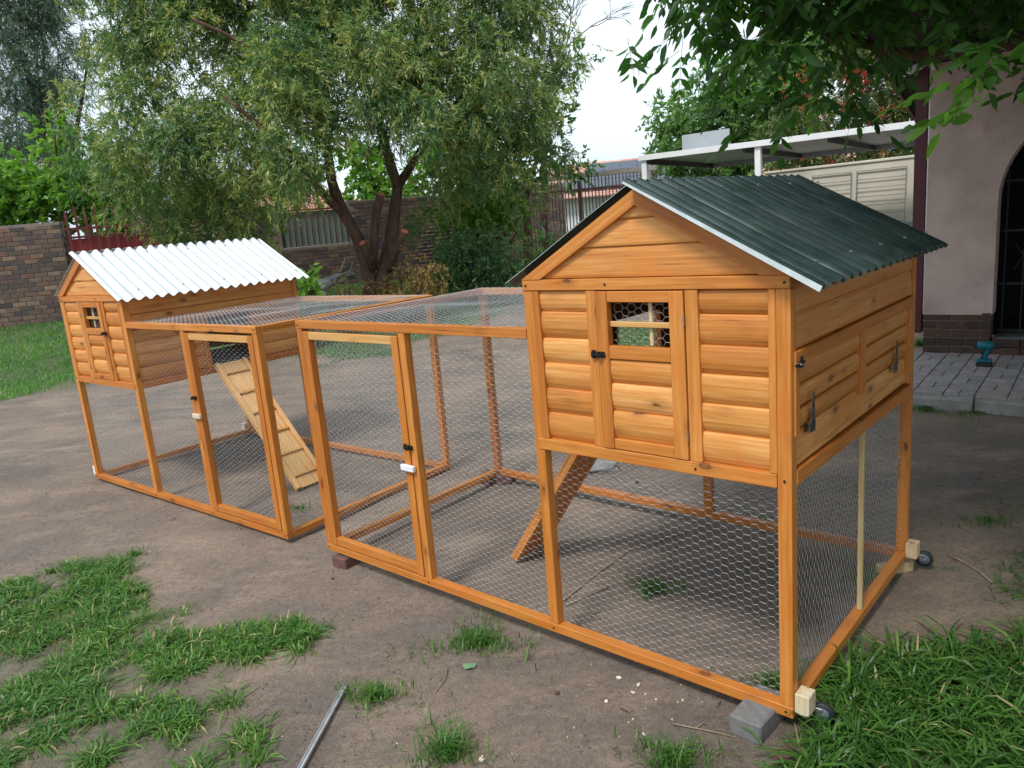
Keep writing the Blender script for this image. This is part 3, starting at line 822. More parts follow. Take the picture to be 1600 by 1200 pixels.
    # screw heads
    V, F = cyl_mesh(.0038, .003, 8)
    scr = pymesh(V, F); RXm = Matrix.Rotation(math.pi / 2, 4, 'X')
    for s_, z_ in ((.015, TT - .02), (W - .017, TT - .02), (.02, .77), (.022, .018), (W - .02, .018), (LN - .02, .018), (1.64, .018), (LN - .02, R - .019), (.6, TT - .019), (.3, .765)):
        attach(scr, 'screw_head', BLACK, root, Matrix.Translation((X(s_), -.0055 if z_ > TB or .75 < z_ < .78 and s_ > .05 else -.003, z_)) @ RXm)
    if not scr.materials: scr.materials.append(BLACK)
    return root
ca = coop('chicken_coop', (.7752, 2.0361, .06), -.7299, -1, 'near orange timber chicken coop with dark green corrugated roof and wired run', GREENROOF, GREENEDGE, 'timber chicken coops in the yard')
cb = coop('chicken_coop', (-3.1725, 5.4365, .0189), -.6852, 1, 'far orange timber chicken coop with bright silver corrugated roof, behind the green-roofed one', WHITEROOF, WHITEROOF, 'timber chicken coops in the yard')
# pale batten only on the near coop
bx(ca, 'pale_batten', (-.006, -.024), (.692, .709), (.0375, .742), WOODB)
tag(bpy.data.objects['pale_batten'], 'thin unstained batten')

# ------------------------------------------------------------------ house corner on the right
HX = Vector((.778, -.629, 0)).normalized(); HYAW = math.atan2(HX.y, HX.x)
house = thing('house', (3.90, 6.96, .0), HYAW, 'pink plastered house with brick plinth and dark arched doorway at the right edge', 'house')
def arch_wall():
    # outer wall 0..4 wide with arched opening 0.52..1.75, as polygon with hole
    x0, x1 = .545, 1.80; zs, zc = .26, 1.45; rad = (x1 - x0) / 2; cxx = (x0 + x1) / 2
    arc = [(cxx + rad * math.cos(t), zc + 1.15 * rad * math.sin(t)) for t in np.linspace(math.pi, 0, 25)]
    inner = [(x0, zs)] + arc + [(x1, zs)]
    outer = [(0, .46), (0, 3.45), (5, 3.45), (5, .46)]
    V = []; F = []
    th = .26; PL = .465
    def quad(p, q, r, s): i = len(V); V.extend([p, q, r, s]); F.append([i, i + 1, i + 2, i + 3])
    # front surface: left strip, right strip and between arc and top
    def front(y, flip):
        f0 = len(F)
        quad((0, y, PL), (x0, y, PL), (x0, y, zc), (0, y, zc))
        quad((0, y, zc), (x0, y, zc), (x0, y, 3.45), (0, y, 3.45))
        for (a0, b0), (a1, b1) in zip(arc[:-1], arc[1:]): quad((a0, y, b0), (a1, y, b1), (a1, y, 3.45), (a0, y, 3.45))
        quad((x1, y, PL), (5, y, PL), (5, y, 3.45), (x1, y, 3.45))
        if flip:
            for i in range(f0, len(F)): F[i] = F[i][::-1]
    front(0, False); front(th, True)
    for (a0, b0), (a1, b1) in zip(inner[:-1], inner[1:]):
        b0 = max(b0, PL); b1 = max(b1, PL)
        if b0 == b1 == PL: continue
        quad((a0, 0, b0), (a1, 0, b1), (a1, th, b1), (a0, th, b0))
    quad((0, th, PL), (0, 0, PL), (0, 0, 3.45), (0, th, 3.45))
    quad((0, 0, PL), (0, th, PL), (x0, th, PL), (x0, 0, PL)); quad((x1, 0, PL), (x1, th, PL), (5, th, PL), (5, 0, PL))
    return pymesh(V, F)
attach(arch_wall(), 'wall', PLASTER, house)
bx(house, 'side_wall', (.0, .24), (.265, 3.2), (.12, 3.2), MAROON, .005)
bx(house, 'side_wall_edge', (-.004, -.001), (.0, .05), (.2, 3.3), WHITEP, .001) if False else None
# plinth bricks: core + courses
bx(house, 'plinth_core', (.008, .530), (.012, .25), (.05, .458), MORTAR, .002)
bx(house, 'plinth_core', (1.82, 5.0), (.012, .25), (.05, .458), MORTAR, .002)
PB = [chamfer_box(.222, .10, .072, .004)]
for r_ in range(5):
    z = .095 + r_ * .0795; off = -.115 if r_ % 2 else 0.0
    for rng in ((0, .545), (1.81, 5.0)):
        x = rng[0] + off
        while x < rng[1] - .03:
            xa, xb = max(x, rng[0]), min(x + .222, rng[1] - .003)
            if xb - xa > .04:
                bx(house, 'brick', (xa, xb), (random.uniform(-.003, .003), .1), (z, z + .0705), PLINTHBRICK, .004)
            x += .232
bx(house, 'door_step', (.55, 1.80), (.03, .5), (.05, .255), CONC, .01)
# brick course in front of the door step
for r_ in range(2):
    x = .552
    while x < 1.78:
        bx(house, 'brick', (x, min(x + .21, 1.795)), (-.012 + random.uniform(-.004, .004), .028), (.10 + r_ * .078, .170 + r_ * .078), PLINTHBRICK, .005); x += .221
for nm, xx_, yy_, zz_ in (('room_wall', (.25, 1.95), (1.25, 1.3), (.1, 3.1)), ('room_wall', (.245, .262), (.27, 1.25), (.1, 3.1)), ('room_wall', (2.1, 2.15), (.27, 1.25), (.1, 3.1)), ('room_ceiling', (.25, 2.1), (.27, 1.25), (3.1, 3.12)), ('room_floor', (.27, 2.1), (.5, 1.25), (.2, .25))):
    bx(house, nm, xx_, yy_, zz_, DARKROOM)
gate = bx(house, 'burglar_gate', (.56, 1.80), (.20, .215), (1.18, 1.20), GATEIRON)
for i in range(9): beam(gate, 'gate_bar', (.60 + i * .14, .2075, .27), (.60 + i * .14, .2075, 2.0), .012, .012, GATEIRON)
for zz in (.30, .72, 1.62): beam(gate, 'gate_rail', (.56, .207, zz), (1.79, .207, zz), .016, .022, GATEIRON)
for i in range(4):
    for sg in (-1, 1): beam(gate, 'gate_scroll', (.74 + i * .28 - .07 * sg, .207, .85), (.74 + i * .28 + .07 * sg, .207, 1.08), .008, .008, GATEIRON)
# maroon downpipe at the corner
dp = bx(house, 'downpipe', (-.125, -.022), (.05, .14), (.28, 2.9), MAROON, .006)
tube(house, 'wall_edge_paint', [(-.0015, .012, .47), (-.0015, .012, 3.2)], [.010, .010], WHITEP, 6)
# roof slab: gable overhang falling away from the camera
def hl(p):      # world -> house space
    return (Matrix.Translation(house.location) @ Matrix.Rotation(HYAW, 4, 'Z')).inverted() @ Vector(p)
e0 = at(1436, 195, dist=9.0); e1 = at(1357, 62, dist=6.4); dv = (e1 - e0)
e2 = e0 + dv * 2.2; out_ = Vector((HX.x, HX.y, 0)) * 7
def slab(c4, th):
    up = Vector((0, 0, th)); V = [Vector(c) for c in c4] + [Vector(c) + up for c in c4]
    return V, [[3, 2, 1, 0], [4, 5, 6, 7], [0, 1, 5, 4], [1, 2, 6, 5], [2, 3, 7, 6], [3, 0, 4, 7]]
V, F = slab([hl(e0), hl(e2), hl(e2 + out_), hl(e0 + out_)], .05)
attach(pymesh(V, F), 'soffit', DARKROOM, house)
beam(house, 'barge_board', hl(e0 + Vector((0, 0, .06))), hl(e2 + Vector((0, 0, .06))), .025, .16, MAROON, side=HX if False else (1, 0, 0))
corrugated(house, 'roof_sheet', hl(e2 + Vector((0, 0, .14))), hl(e0) - hl(e2), (1, 0, 0), dv.length * 2.2 + .2, 7, 60, .03, SHEETGREY)
tube(house, 'gutter', [hl(e0 + Vector((0, 0, .03))), hl(e0 + out_ + Vector((0, 0, .03)))], .05, MAROON, 8)

# lamp on the wall
lampo = thing('security_light', at(1459, 100, dist=6.93), HYAW, 'small white security floodlight on the plaster wall edge under the eave', 'wall light')
bx(lampo, 'bracket', (-.02, .015), (-.035, -.005), (-.05, .05), WHITEP, .003)
tube(lampo, 'arm', [(-.01, -.02, .0), (-.09, -.07, -.005)], .012, WHITEP, 8)
hd = beam(lampo, 'lamp_head', (-.08, -.06, .0), (-.215, -.14, -.055), .065, .055, WHITEP, b=.008)
beam(lampo, 'lens', (-.213, -.139, -.055), (-.221, -.144, -.058), .052, .042, GREYP, b=.002)

# ------------------------------------------------------------------ paving
pav = tag(attach(pymesh(*slab([(-1.2, -1.63, .0), (6, -1.63, .0), (6, .0, .0), (-1.2, .0, .0)], .085)), 'pavement', SAND, None, Matrix.Translation((3.90, 6.96, .0)) @ Matrix.Rotation(HYAW, 4, 'Z')), kind='structure')
MTH[pav.name] = IDM
PM = [chamfer_box(.196, .096, .05, .004), chamfer_box(.096, .196, .05, .004)]
for me in PM: me.materials.append(PAVER)
cnt = 0
xx_ = -1.1
for bi in range(-6, 32):
    for bj in range(-1, 9):
        # basket weave pairs
        cx_, cy_ = -1.1 + bi * .203, -1.54 + bj * .203
        if not (-1.18 < cx_ < 3.2 and -1.58 < cy_ < -.02) or cnt > 290: continue
        for q in (-1, 1):
            hz_ = (bi + bj) % 2
            o = attach(PM[0 if hz_ else 1], 'paving_brick', None, pav, Matrix.Translation((cx_ + (0 if hz_ else q * .051), cy_ + (q * .051 if hz_ else 0), .088 + random.uniform(-.003, .003))) @ Matrix.Rotation(random.gauss(0, .012), 4, 'Z'))
            cnt += 1
for i in range(7):
    bx(pav, 'kerb_block', (-1.2 + i * .92, -1.2 + i * .92 + .91), (-1.74, -1.64), (-.03, .100), CONC2, .012)

# ------------------------------------------------------------------ brick walls
def brick_wall(name, p0, p1, top0, top1, z0, label, gap=None, nsing=290, thick=.22, vis=None, mat=None):
    """wall from p0 to p1 (xy); bricks face the camera side; gap=(a0,a1,z0,z1) an opening"""
    p0 = Vector((p0[0], p0[1], 0)); p1 = Vector((p1[0], p1[1], 0)); L = (p1 - p0).length
    yaw = math.atan2(p1.y - p0.y, p1.x - p0.x)
    root = thing(name, p0, yaw, label, 'brick wall')
    def core(a0, a1, za, zb): bx(root, 'mortar_core', (a0, a1), (.012, thick), (za, zb), MORTAR, .004)
    top = top0
    if gap: core(0, gap[0], z0, top - .01); core(gap[1], L, z0, top - .01); core(gap[0] + .001, gap[1] - .001, z0, gap[2])
    else: core(0, L, z0, top - .01)
    bl, bh, mo = .222, .073, .012
    base = chamfer_box(bl, .1, bh, .004)
    if not base.materials: base.materials.append(mat or WALLBRICK)
    spots = []
    r_ = 0; z = z0
    while z + bh < top + .02:
        x = -(bl + mo) / 2 if r_ % 2 else 0
        while x < L:
            a0, a1 = max(0, x), min(L, x + bl)
            if a1 - a0 > .05:
                skip = gap and not (a1 < gap[0] or a0 > gap[1]) and gap[2] < z + bh and z < gap[3]
                if gap and z + bh > gap[3]: skip = not (a1 < gap[0] or a0 > gap[1])
                if not skip: spots.append((a0, a1, z))
            x += bl + mo
        z += bh + mo; r_ += 1
    if vis is not None: spots.sort(key=lambda s: -vis((s[0] + s[1]) / 2, s[2]))
    sing, rest = spots[:nsing], spots[nsing:]
    for a0, a1, z in sing:
        if a1 - a0 > bl - .01: attach(base, 'brick', None, root, Matrix.Translation(((a0 + a1) / 2, .05 + random.uniform(-.004, .003), z + bh / 2)) @ Matrix.Rotation(random.gauss(0, .004), 4, 'Y'))
        else: bx(root, 'brick', (a0, a1), (0, .1), (z, z + bh), mat or WALLBRICK, .004)
    if rest:
        n = len(rest); A_ = np.array(rest)
        j = RNG.uniform(-.004, .003, n)
        cx_ = (A_[:, 0] + A_[:, 1]) / 2; hx = (A_[:, 1] - A_[:, 0]) / 2
        sg = np.array([(sx, sy, sz) for sx in (-1, 1) for sy in (0, 1) for sz in (0, 1)], float)
        V = np.stack([cx_[:, None] + sg[None, :, 0] * hx[:, None], j[:, None] + sg[None, :, 1] * .1, A_[:, 2][:, None] + sg[None, :, 2] * bh], -1).reshape(-1, 3)
        f = np.array([[0, 4, 5, 1], [1, 5, 7, 3], [0, 1, 3, 2], [4, 6, 7, 5], [2, 3, 7, 6], [0, 2, 6, 4]])
        F = (np.arange(n)[:, None, None] * 8 + f[None]).reshape(-1, 4)
        o = attach(npmesh(V, F, np.repeat(RNG.random(n), 8)), 'brick_courses', mat or WALLBRICK, root); o['kind'] = 'stuff'
    # coping
    return root
WT = 2.36
wl = brick_wall('boundary_wall', (-16.0, 12.75), (at(103, 400, dist=14.35).x, 14.35), 2.36, 2.36, .36, 'weathered face-brick boundary wall at the left edge, ending at the red railings', vis=lambda a, z: a)
wm = brick_wall('boundary_wall', (-7.1, 15.2), (.10, 19.0), 2.42, 2.42, .36, 'long dark face-brick wall behind the forked tree, with a barred opening', gap=(2.78, 4.28, 1.50, 2.30), vis=lambda a, z: 10 - abs(a - 4.2) + z * .5)
def wall_frame(o): return Matrix.Translation(o.location) @ Matrix.Rotation(o.rotation_euler.z, 4, 'Z')
# barred opening: board + bars
bd = bx(wm, 'back_board', (2.785, 4.275), (.075, .095), (1.503, 2.25), GREYGREEN, .003)
bx(wm, 'opening_frame', (2.77, 4.29), (.02, .06), (2.26, 2.30), BARRED, .003)
for i in range(12):
    a_ = 2.82 + i * .128; tube(wm, 'bar', [(a_, .05, 1.51), (a_ + .01, .05, 2.52 - (i % 3) * .02)], .011, BARRED, 6)
# red railings between the walls
rl = thing('railing_fence', (at(103, 400, dist=14.35).x + .04, 14.36, 0), math.atan2(.84, 1.48), 'row of dark red pointed railings before a red panel, beside the left brick wall', 'railing')
for zz in (1.05, 2.18): bx(rl, 'rail', (.0, 1.72), (.0, .04), (zz, zz + .045), BARRED, .003)
for i in range(11):
    a_ = .08 + i * .158; h_ = 2.52 + random.uniform(-.05, .06)
    pts = [(-.022, .4), (.022, .4), (.022, h_), (0, h_ + .07), (-.022, h_)]
    prism(rl, 'railing_bar', pts, .012, (a_, -.003, 0), (1, 0, 0), (0, 0, 1), BARRED)
bx(rl, 'red_panel', (.04, 1.7), (.16, .19), (.4, 2.02), REDW, .004)
bx(rl, 'panel_frame', (.0, 1.7), (.12, .158), (2.03, 2.07), BARRED, .004)
wr = brick_wall('boundary_wall', (-1.4, 21.3), (1.75, 20.4), 2.55, 2.55, .4, 'brick wall standing behind the tall brown palisade fence', vis=lambda a, z: 10 - abs(a - 2.2))
# brown palisade fence
f0 = Vector((.15, 18.6, .45)); f1 = Vector((3.6, 17.2, .45)); fy = math.atan2((f1 - f0).y, (f1 - f0).x); FLn = (f1 - f0).length
pf = thing('palisade_fence', f0, fy, 'tall brown bar fence with heavy top rail left of the green roof', 'fence')
bx(pf, 'top_rail', (0, FLn), (-.03, .05), (2.05, 2.15), GREY_W, .004)
bx(pf, 'rail', (0, FLn), (.0, .04), (.25, .30), BARBROWN, .003); bx(pf, 'rail', (0, FLn), (.0, .04), (1.78, 1.82), BARBROWN, .003)
nb_ = 46
for i in range(nb_): bx(pf, 'fence_bar', (.03 + i * FLn / nb_, .052 + i * FLn / nb_), (-.022, -.002), (.0, 2.05), BARBROWN, .002)
for xx_ in (.02, FLn * .5, FLn - .1): bx(pf, 'fence_post', (xx_, xx_ + .07), (.05, .12), (-.1, 2.0), BARBROWN, .004)

# ------------------------------------------------------------------ cream wall, gates, wire coil
c0 = at(1196, 330, dist=15.5); c1 = at(1470, 330, dist=13.3)
cy_ = math.atan2(c1.y - c0.y, c1.x - c0.x); cL = math.hypot(c1.x - c0.x, c1.y - c0.y) + .8
cw = thing('garden_wall', (c0.x, c0.y, 0), cy_, 'cream rendered garden wall under the carport with a steel gate leaning on it', 'wall')
bx(cw, 'wall_face', (0, cL), (0, .2), (.2, 2.15), CREAM, .01)
bx(cw, 'coping', (-.02, cL + .02), (-.025, .225), (2.1505, 2.20), CREAM, .01)
def gframe(name, a0, a1, label):
    g = thing(name, (c0.x, c0.y, 0), cy_, label, 'steel gate', 'steel gate leaves leaning on the cream wall')
    z0, z1 = .62, 2.02
    tube(g, 'frame', [(a0, -.12, z0), (a0, -.03, z1), (a1, -.03, z1), (a1, -.12, z0), (a0, -.12, z0)], .013, CABLEW, 6, smooth=False)
    for k in range(1, 9):
        z = z0 + (z1 - z0) * k / 9; y = -.12 + .09 * k / 9
        tube(g, 'gate_bar', [(a0, y, z), (a1, y, z)], .0065, CABLEW, 6)
    return g
gframe('steel_gate', .96, 1.68, 'left leaf of the two barred steel gates leaning on the cream wall')
gframe('steel_gate', 1.78, 2.62, 'right leaf of the two barred steel gates leaning on the cream wall')
coil = thing('wire_coil', at(1420, 395, dist=12.6), .3, 'tangled roll of fence wire standing by the cream wall beside the maroon pipe', 'wire roll')
P = []
for k in range(26):
    pts = []; zc_ = .0 + .012 * k - .08; rr_ = .23 + random.uniform(-.03, .03)
    for j in range(25): t = j / 24 * 2 * math.pi; pts.append((zc_ + .02 * math.sin(3 * t + k), rr_ * math.cos(t), .25 + rr_ * math.sin(t)))
    P.append(tube_np(pts, [.004] * 25, 4, False))
V, F = merged(P); attach(pymesh(V, F), 'wire_loops', CABLEW, coil)['kind'] = 'stuff'
tube(coil, 'tie_wire', [(-.1, .22, .25), (.1, .26, .27), (.25, .23, .25)], .006, CABLEW, 6)
for i, (u, v, s_) in enumerate(((1402, 345, .13), (1428, 352, .16), (1436, 360, .10), (1440, 470, .09))):
    p_ = at(u, v + 30, dist=12.4) if i < 3 else at(1440, 545, z=.02)
def rock_mesh(r, seed, flat=.6):
    rs = random.Random(seed); import bmesh
    bm = bmesh.new(); bmesh.ops.create_icosphere(bm, subdivisions=2, radius=r)
    ph = [rs.uniform(0, 6) for _ in range(6)]
    for v in bm.verts:
        n = v.co.normalized(); k = 1 + .18 * math.sin(3 * n.x + ph[0]) * math.sin(2.5 * n.y + ph[1]) + .12 * math.sin(5 * n.z + ph[2] + 3 * n.x) + rs.uniform(-.05, .05)
        v.co = n * r * k; v.co.z *= flat
    me = bpy.data.meshes.new('m'); bm.to_mesh(me); bm.free(); return me
for i, (u, v, dist, r) in enumerate(((1404, 350, 12.3, .14), (1428, 352, 12.2, .13))):
    o = attach(rock_mesh(r, 40 + i), 'rock', STONE, None, Matrix.Translation(at(u, v + 8, dist=dist)))
    tag(o, ('pale rounded rock heaped below the wire roll, left one', 'pale rounded rock heaped below the wire roll, right one')[i], 'rock', 'rocks by the cream wall')

# ------------------------------------------------------------------ carport
cA = at(1002, 247, dist=12.9); cB = at(1436, 193, dist=10.4)
cz = (cA.z + cB.z) / 2
cpy = math.atan2(cB.y - cA.y, cB.x - cA.x); cLn = math.hypot(cB.x - cA.x, cB.y - cA.y)
cpt = thing('carport', (cA.x, cA.y, 0), cpy, 'open carport with white fascia and flat sheet roof in front of the trees', 'carport')
tilt = (cB.z - cA.z) / cLn
def cz_(a): return cA.z + tilt * a
beam(cpt, 'fascia', (-.05, 0, cz_(0)), (cLn + .3, 0, cz_(cLn + .3)), .03, .085, WHITEP)
nb = 12; dpt = 2.9
for i in range(nb):
    a0 = i * (cLn + .25) / nb; a1 = (i + 1) * (cLn + .25) / nb - .004
    V, F = slab([(a0, .02, cz_(a0) - .02), (a1, .02, cz_(a1) - .02), (a1, dpt, cz_(a1) - .07), (a0, dpt, cz_(a0) - .07)], .02)
    attach(pymesh(V, F), 'roof_sheet', SHEETGREY, cpt)
beam(cpt, 'back_beam', (-.05, dpt, cz_(0) - .10), (cLn + .3, dpt, cz_(cLn) - .10), .05, .10, SHEETGREY)
for a_ in (.05, cLn * .42, cLn * .72, cLn): beam(cpt, 'rafter', (a_, .03, cz_(a_) - .06), (a_, dpt, cz_(a_) - .11), .05, .08, GATEIRON, side=(1, 0, 0))
for u in (1006, 1184):
    p_ = at(u, 260, dist=12.9 if u < 1100 else 11.75); a_ = (Vector((p_.x, p_.y, 0)) - Vector((cA.x, cA.y, 0))).dot(Vector((math.cos(cpy), math.sin(cpy), 0)))
    bx(cpt, 'post', (a_ - .045, a_ + .045), (.02, .11), (.1, cz_(a_) - .03), WHITEP, .004)
pn = at(1066, 236, dist=13.6)
pz = thing('roof_board', (pn.x, pn.y, pn.z - .12), cpy, 'flat grey board standing upright on the carport roof', 'board')
bx(pz, 'board', (0, .84), (0, .05), (0, .38), GREYP, .004)
beam(pz, 'stay', (.03, .04, .3), (.03, .3, -.02), .02, .02, ZINC); beam(pz, 'stay', (.8, .04, .3), (.8, .3, -.02), .02, .02, ZINC)

# ------------------------------------------------------------------ neighbour houses
def tiled_roof(root, x0, x1, y0, y1, ze, zr, hip, mat=ROOFTILE):
    """hipped roof of raised tile courses"""
    ym = (y0 + y1) / 2; n = 14
    V = []; F = []
    def quad(*p): i = len(V); V.extend(p); F.append([i + k for k in range(len(p))])
    for side in (0, 1):
        for k in range(n):
            t0, t1 = k / n, (k + 1) / n
            def P_(t, xx, lift): return (xx, (y0 + (ym - y0) * t) if side == 0 else (y1 + (ym - y1) * t), ze + (zr - ze) * t + lift)
            xa0, xa1 = x0 + hip * t0, x1 - hip * t0; xb0, xb1 = x0 + hip * t1, x1 - hip * t1
            quad(P_(t0, xa0, .06), P_(t0, xa1, .06), P_(t1, xb1, .02), P_(t1, xb0, .02))
            quad(P_(t0, xa0, .0), P_(t0, xa1, .0), P_(t0, xa1, .06), P_(t0, xa0, .06))
        for k in range(n):
            t0, t1 = k / n, (k + 1) / n
            xx0 = (x0 + hip * t0) if side == 0 else (x1 - hip * t0); xx1 = (x0 + hip * t1) if side == 0 else (x1 - hip * t1)
            quad((xx0, y0 + (ym - y0) * t0, ze + (zr - ze) * t0 + .06), (xx0, y1 + (ym - y1) * t0, ze + (zr - ze) * t0 + .06), (xx1, y1 + (ym - y1) * t1, ze + (zr - ze) * t1 + .02), (xx1, y0 + (ym - y0) * t1, ze + (zr - ze) * t1 + .02))
    o = attach(pymesh(V, F), 'roof', mat, root)
    for k, (pa, pb) in enumerate((((x0, y0, ze + .09), (x0 + hip, ym, zr + .08)), ((x1, y0, ze + .09), (x1 - hip, ym, zr + .08)), ((x0 + hip, ym, zr + .08), (x1 - hip, ym, zr + .08)))):
        tube(o, 'ridge_tile', [pa, pb], .09, mat, 6)
    return o
h1 = thing('neighbour_house', (.15, 27.0, .5), -.10, 'white neighbour house with faded red tile roof and solar panels beyond the bar fence', 'house')
bx(h1, 'wall', (.2, 8.2), (.4, 6), (0, 1.78), WHITEP, .02)
rf = tiled_roof(h1, -.2, 8.6, 0, 6.4, 1.78, 2.98, 2.6)
for a_, z0_, z1_ in ((1.3, .6, 1.5), (3.4, .6, 1.5), (5.2, .6, 1.5)):
    wi = bx(h1, 'window', (a_, a_ + .9), (.375, .398), (z0_, z1_), SOLAR, .003)
    bx(wi, 'window_frame', (a_ - .04, a_ + .94), (.35, .37), (z0_ - .05, z0_), WHITEP, .003); bx(wi, 'window_frame', (a_ + .43, a_ + .47), (.35, .372), (z0_, z1_), WHITEP, .003)
for r_ in range(3):
    for c_ in range(8):
        t0 = .12 + r_ * .28; y_ = 3.2 * t0; z_ = 1.78 + 1.2 * t0 + .13
        x_ = 1.9 + c_ * .62 + r_ * .62
        if x_ > 8.3 - 2.6 * t0 - .9: continue
        L_ = .27 * math.hypot(3.2, 1.4)
        pnl = beam(h1, 'solar_panel', (x_ + .29, y_, z_), (x_ + .29, y_ + 3.2 * .27, z_ + 1.2 * .27), .60, .04, SOLAR, side=(1, 0, 0), b=.004)
h2 = thing('neighbour_house', (7.0, 29.5, .5), -.3, 'neighbour house with pale red tile roof seen under the left end of the carport', 'house')
bx(h2, 'wall', (.2, 8.8), (.4, 6), (0, 1.65), CREAM, .02)
tiled_roof(h2, -.2, 9.2, 0, 6.4, 1.65, 2.85, 2.4)
h3 = thing('neighbour_house', (-11.4, 27.5, .5), .05, 'low white neighbour house glimpsed over the brick wall between tree crowns', 'house')
bx(h3, 'wall', (.2, 6.8), (.4, 6), (0, 2.0), WHITEP, .02); tiled_roof(h3, -.2, 7.2, 0, 6.4, 2.0, 2.9, 2.4)

# ------------------------------------------------------------------ foliage
def leaves_np(P, dirs, length, width, rnd, lenvar=.3, bend=.25, six=False):
    """P (n,3) bases, dirs (n,3) unit; returns V,F (rhombus folded leaf, two triangles or 6-vert blade)"""
    n = len(P); L_ = length * (1 + RNG.uniform(-lenvar, lenvar, n))[:, None]; Wd = width * (1 + RNG.uniform(-.25, .25, n))[:, None]
    r = RNG.normal(size=(n, 3)); sd = np.cross(dirs, r); sd /= np.linalg.norm(sd, axis=1)[:, None] + 1e-9
    nn = np.cross(sd, dirs)
    if not six:
        b_ = P; l_ = P + dirs * L_ * .45 + sd * Wd * .5 + nn * L_ * bend * .2; t_ = P + dirs * L_ + nn * L_ * bend * -.3
        r_ = P + dirs * L_ * .45 - sd * Wd * .5 + nn * L_ * bend * .2
        V = np.stack([b_, l_, t_, r_], 1).reshape(-1, 3)
        F = (np.arange(n)[:, None] * 4 + np.array([0, 1, 2, 3])[None])
        return V, F, np.repeat(rnd, 4)
    pts = [P, P + dirs * L_ * .28 + sd * Wd * .44 + nn * Wd * .16, P + dirs * L_ * .62 + sd * Wd * .40 + nn * (Wd * .12 - L_ * bend * .12), P + dirs * L_ - nn * L_ * bend * .35,
           P + dirs * L_ * .62 - sd * Wd * .40 + nn * (Wd * .12 - L_ * bend * .12), P + dirs * L_ * .28 - sd * Wd * .44 + nn * Wd * .16, P + dirs * L_ * .28, P + dirs * L_ * .62 - nn * L_ * bend * .12]
    V = np.stack(pts, 1).reshape(-1, 3)
    f = np.array([[0, 6, 1, 1], [0, 5, 6, 6]])
    q = np.array([[6, 7, 2, 1], [5, 4, 7, 6], [7, 3, 2, 2], [4, 3, 7, 7]])
    tri = np.array([[0, 6, 1], [0, 5, 6], [6, 7, 2], [6, 2, 1], [5, 4, 7], [5, 7, 6], [7, 3, 2], [4, 3, 7]])
    F = (np.arange(n)[:, None, None] * 8 + tri[None]).reshape(-1, 3)
    return V, F, np.repeat(rnd, 8)
def spray_crown(blobs, per_m3, twig_leaves, leaf_l, leaf_w, droop=.8, twig_len=.35, tip=.0, seed=0, shell=.35, six=False, cap=60000):
    """blobs: (center, (rx,ry,rz)); fills them with drooping leafy twigs. Returns V,F,rnd"""
    rs = np.random.default_rng(seed)
    Vs = []; Fs = []; Rs = []; off = 0; tw = []
    for c, r in blobs:
        c = np.array(c, float); r = np.array(r if hasattr(r, '__len__') else (r, r, r), float)
        vol = 4.19 * r.prod(); n = max(3, int(vol * per_m3))
        u = rs.normal(size=(n, 3)); u /= np.linalg.norm(u, axis=1)[:, None]
        rad = rs.uniform(shell, 1.0, n) ** .6
        rad *= 1 + .28 * np.sin(u[:, 0] * 5 + c[0] * 3) * np.sin(u[:, 2] * 6 + c[1] * 2 + u[:, 1] * 4)
        p = c + u * rad[:, None] * r
        # each twig: direction mixes outward + droop
        d = u * .7 + rs.normal(size=(n, 3)) * .45; d[:, 2] -= droop; d /= np.linalg.norm(d, axis=1)[:, None]
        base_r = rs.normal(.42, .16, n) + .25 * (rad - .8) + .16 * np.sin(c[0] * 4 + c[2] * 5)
        k = twig_leaves
        t = (np.arange(k) + rs.random((n, k))) / k
        tl = twig_len * rs.uniform(.6, 1.3, n)
        curve = np.array([0, 0, -1.])
        LP = p[:, None] + d[:, None] * (t * tl[:, None])[..., None] + curve * ((t ** 2) * tl[:, None] * droop * .4)[..., None]
        ld = d[:, None] * .8 + rs.normal(size=(n, k, 3)) * .55; ld[..., 2] -= droop * .5
        ld /= np.linalg.norm(ld, axis=2)[..., None]
        rv = np.clip(base_r[:, None] + rs.normal(0, .13, (n, k)) + tip * t, 0, 1)
        V, F, Rr = leaves_np(LP.reshape(-1, 3), ld.reshape(-1, 3), leaf_l, leaf_w, rv.ravel(), six=six)
        Vs.append(V); Fs.append(F + off); Rs.append(Rr); off += len(V)
    return np.concatenate(Vs), np.concatenate(Fs), np.concatenate(Rs)
def px_blobs(lst, dist, jd=0.0, rz=None):
    r = []
    for i, t in enumerate(lst):
        u, v, rp = t[:3]; dd = dist + (t[3] if len(t) > 3 else 0)
        c = at(u, v, dist=dd); s = rp / CAM_F * dd
        r.append((c, (s, s * .9, s * .85)))
    return r
def limb(parent, name, pts, r0, r1, mat=BARK, k=9, wob=.06):
    n = len(pts); P = []
    # smooth the polyline
    for i in range(n - 1):
        for t in (0, .33, .66): P.append(Vector(pts[i]).lerp(Vector(pts[i + 1]), t))
    P.append(Vector(pts[-1]))
    for _ in range(2): P = [P[0]] + [(P[i - 1] + P[i] * 2 + P[i + 1]) / 4 for i in range(1, len(P) - 1)] + [P[-1]]
    R_ = [r0 + (r1 - r0) * i / (len(P) - 1) for i in range(len(P))]
    V, F = tube_np(P, R_, k, wob=wob)
    o = attach(pymesh(V, F, True), name, mat, parent)
    o.matrix_basis = (wall_frame(parent).inverted() if parent.parent is None and parent.type == 'EMPTY' else IDM)
    return o
def world_part(V, F, R_, name, mat, root, kind=None):
    o = attach(npmesh(V, F, R_), name, mat, root); o.matrix_basis = wall_frame(root).inverted()
    if kind: o['kind'] = kind
    return o

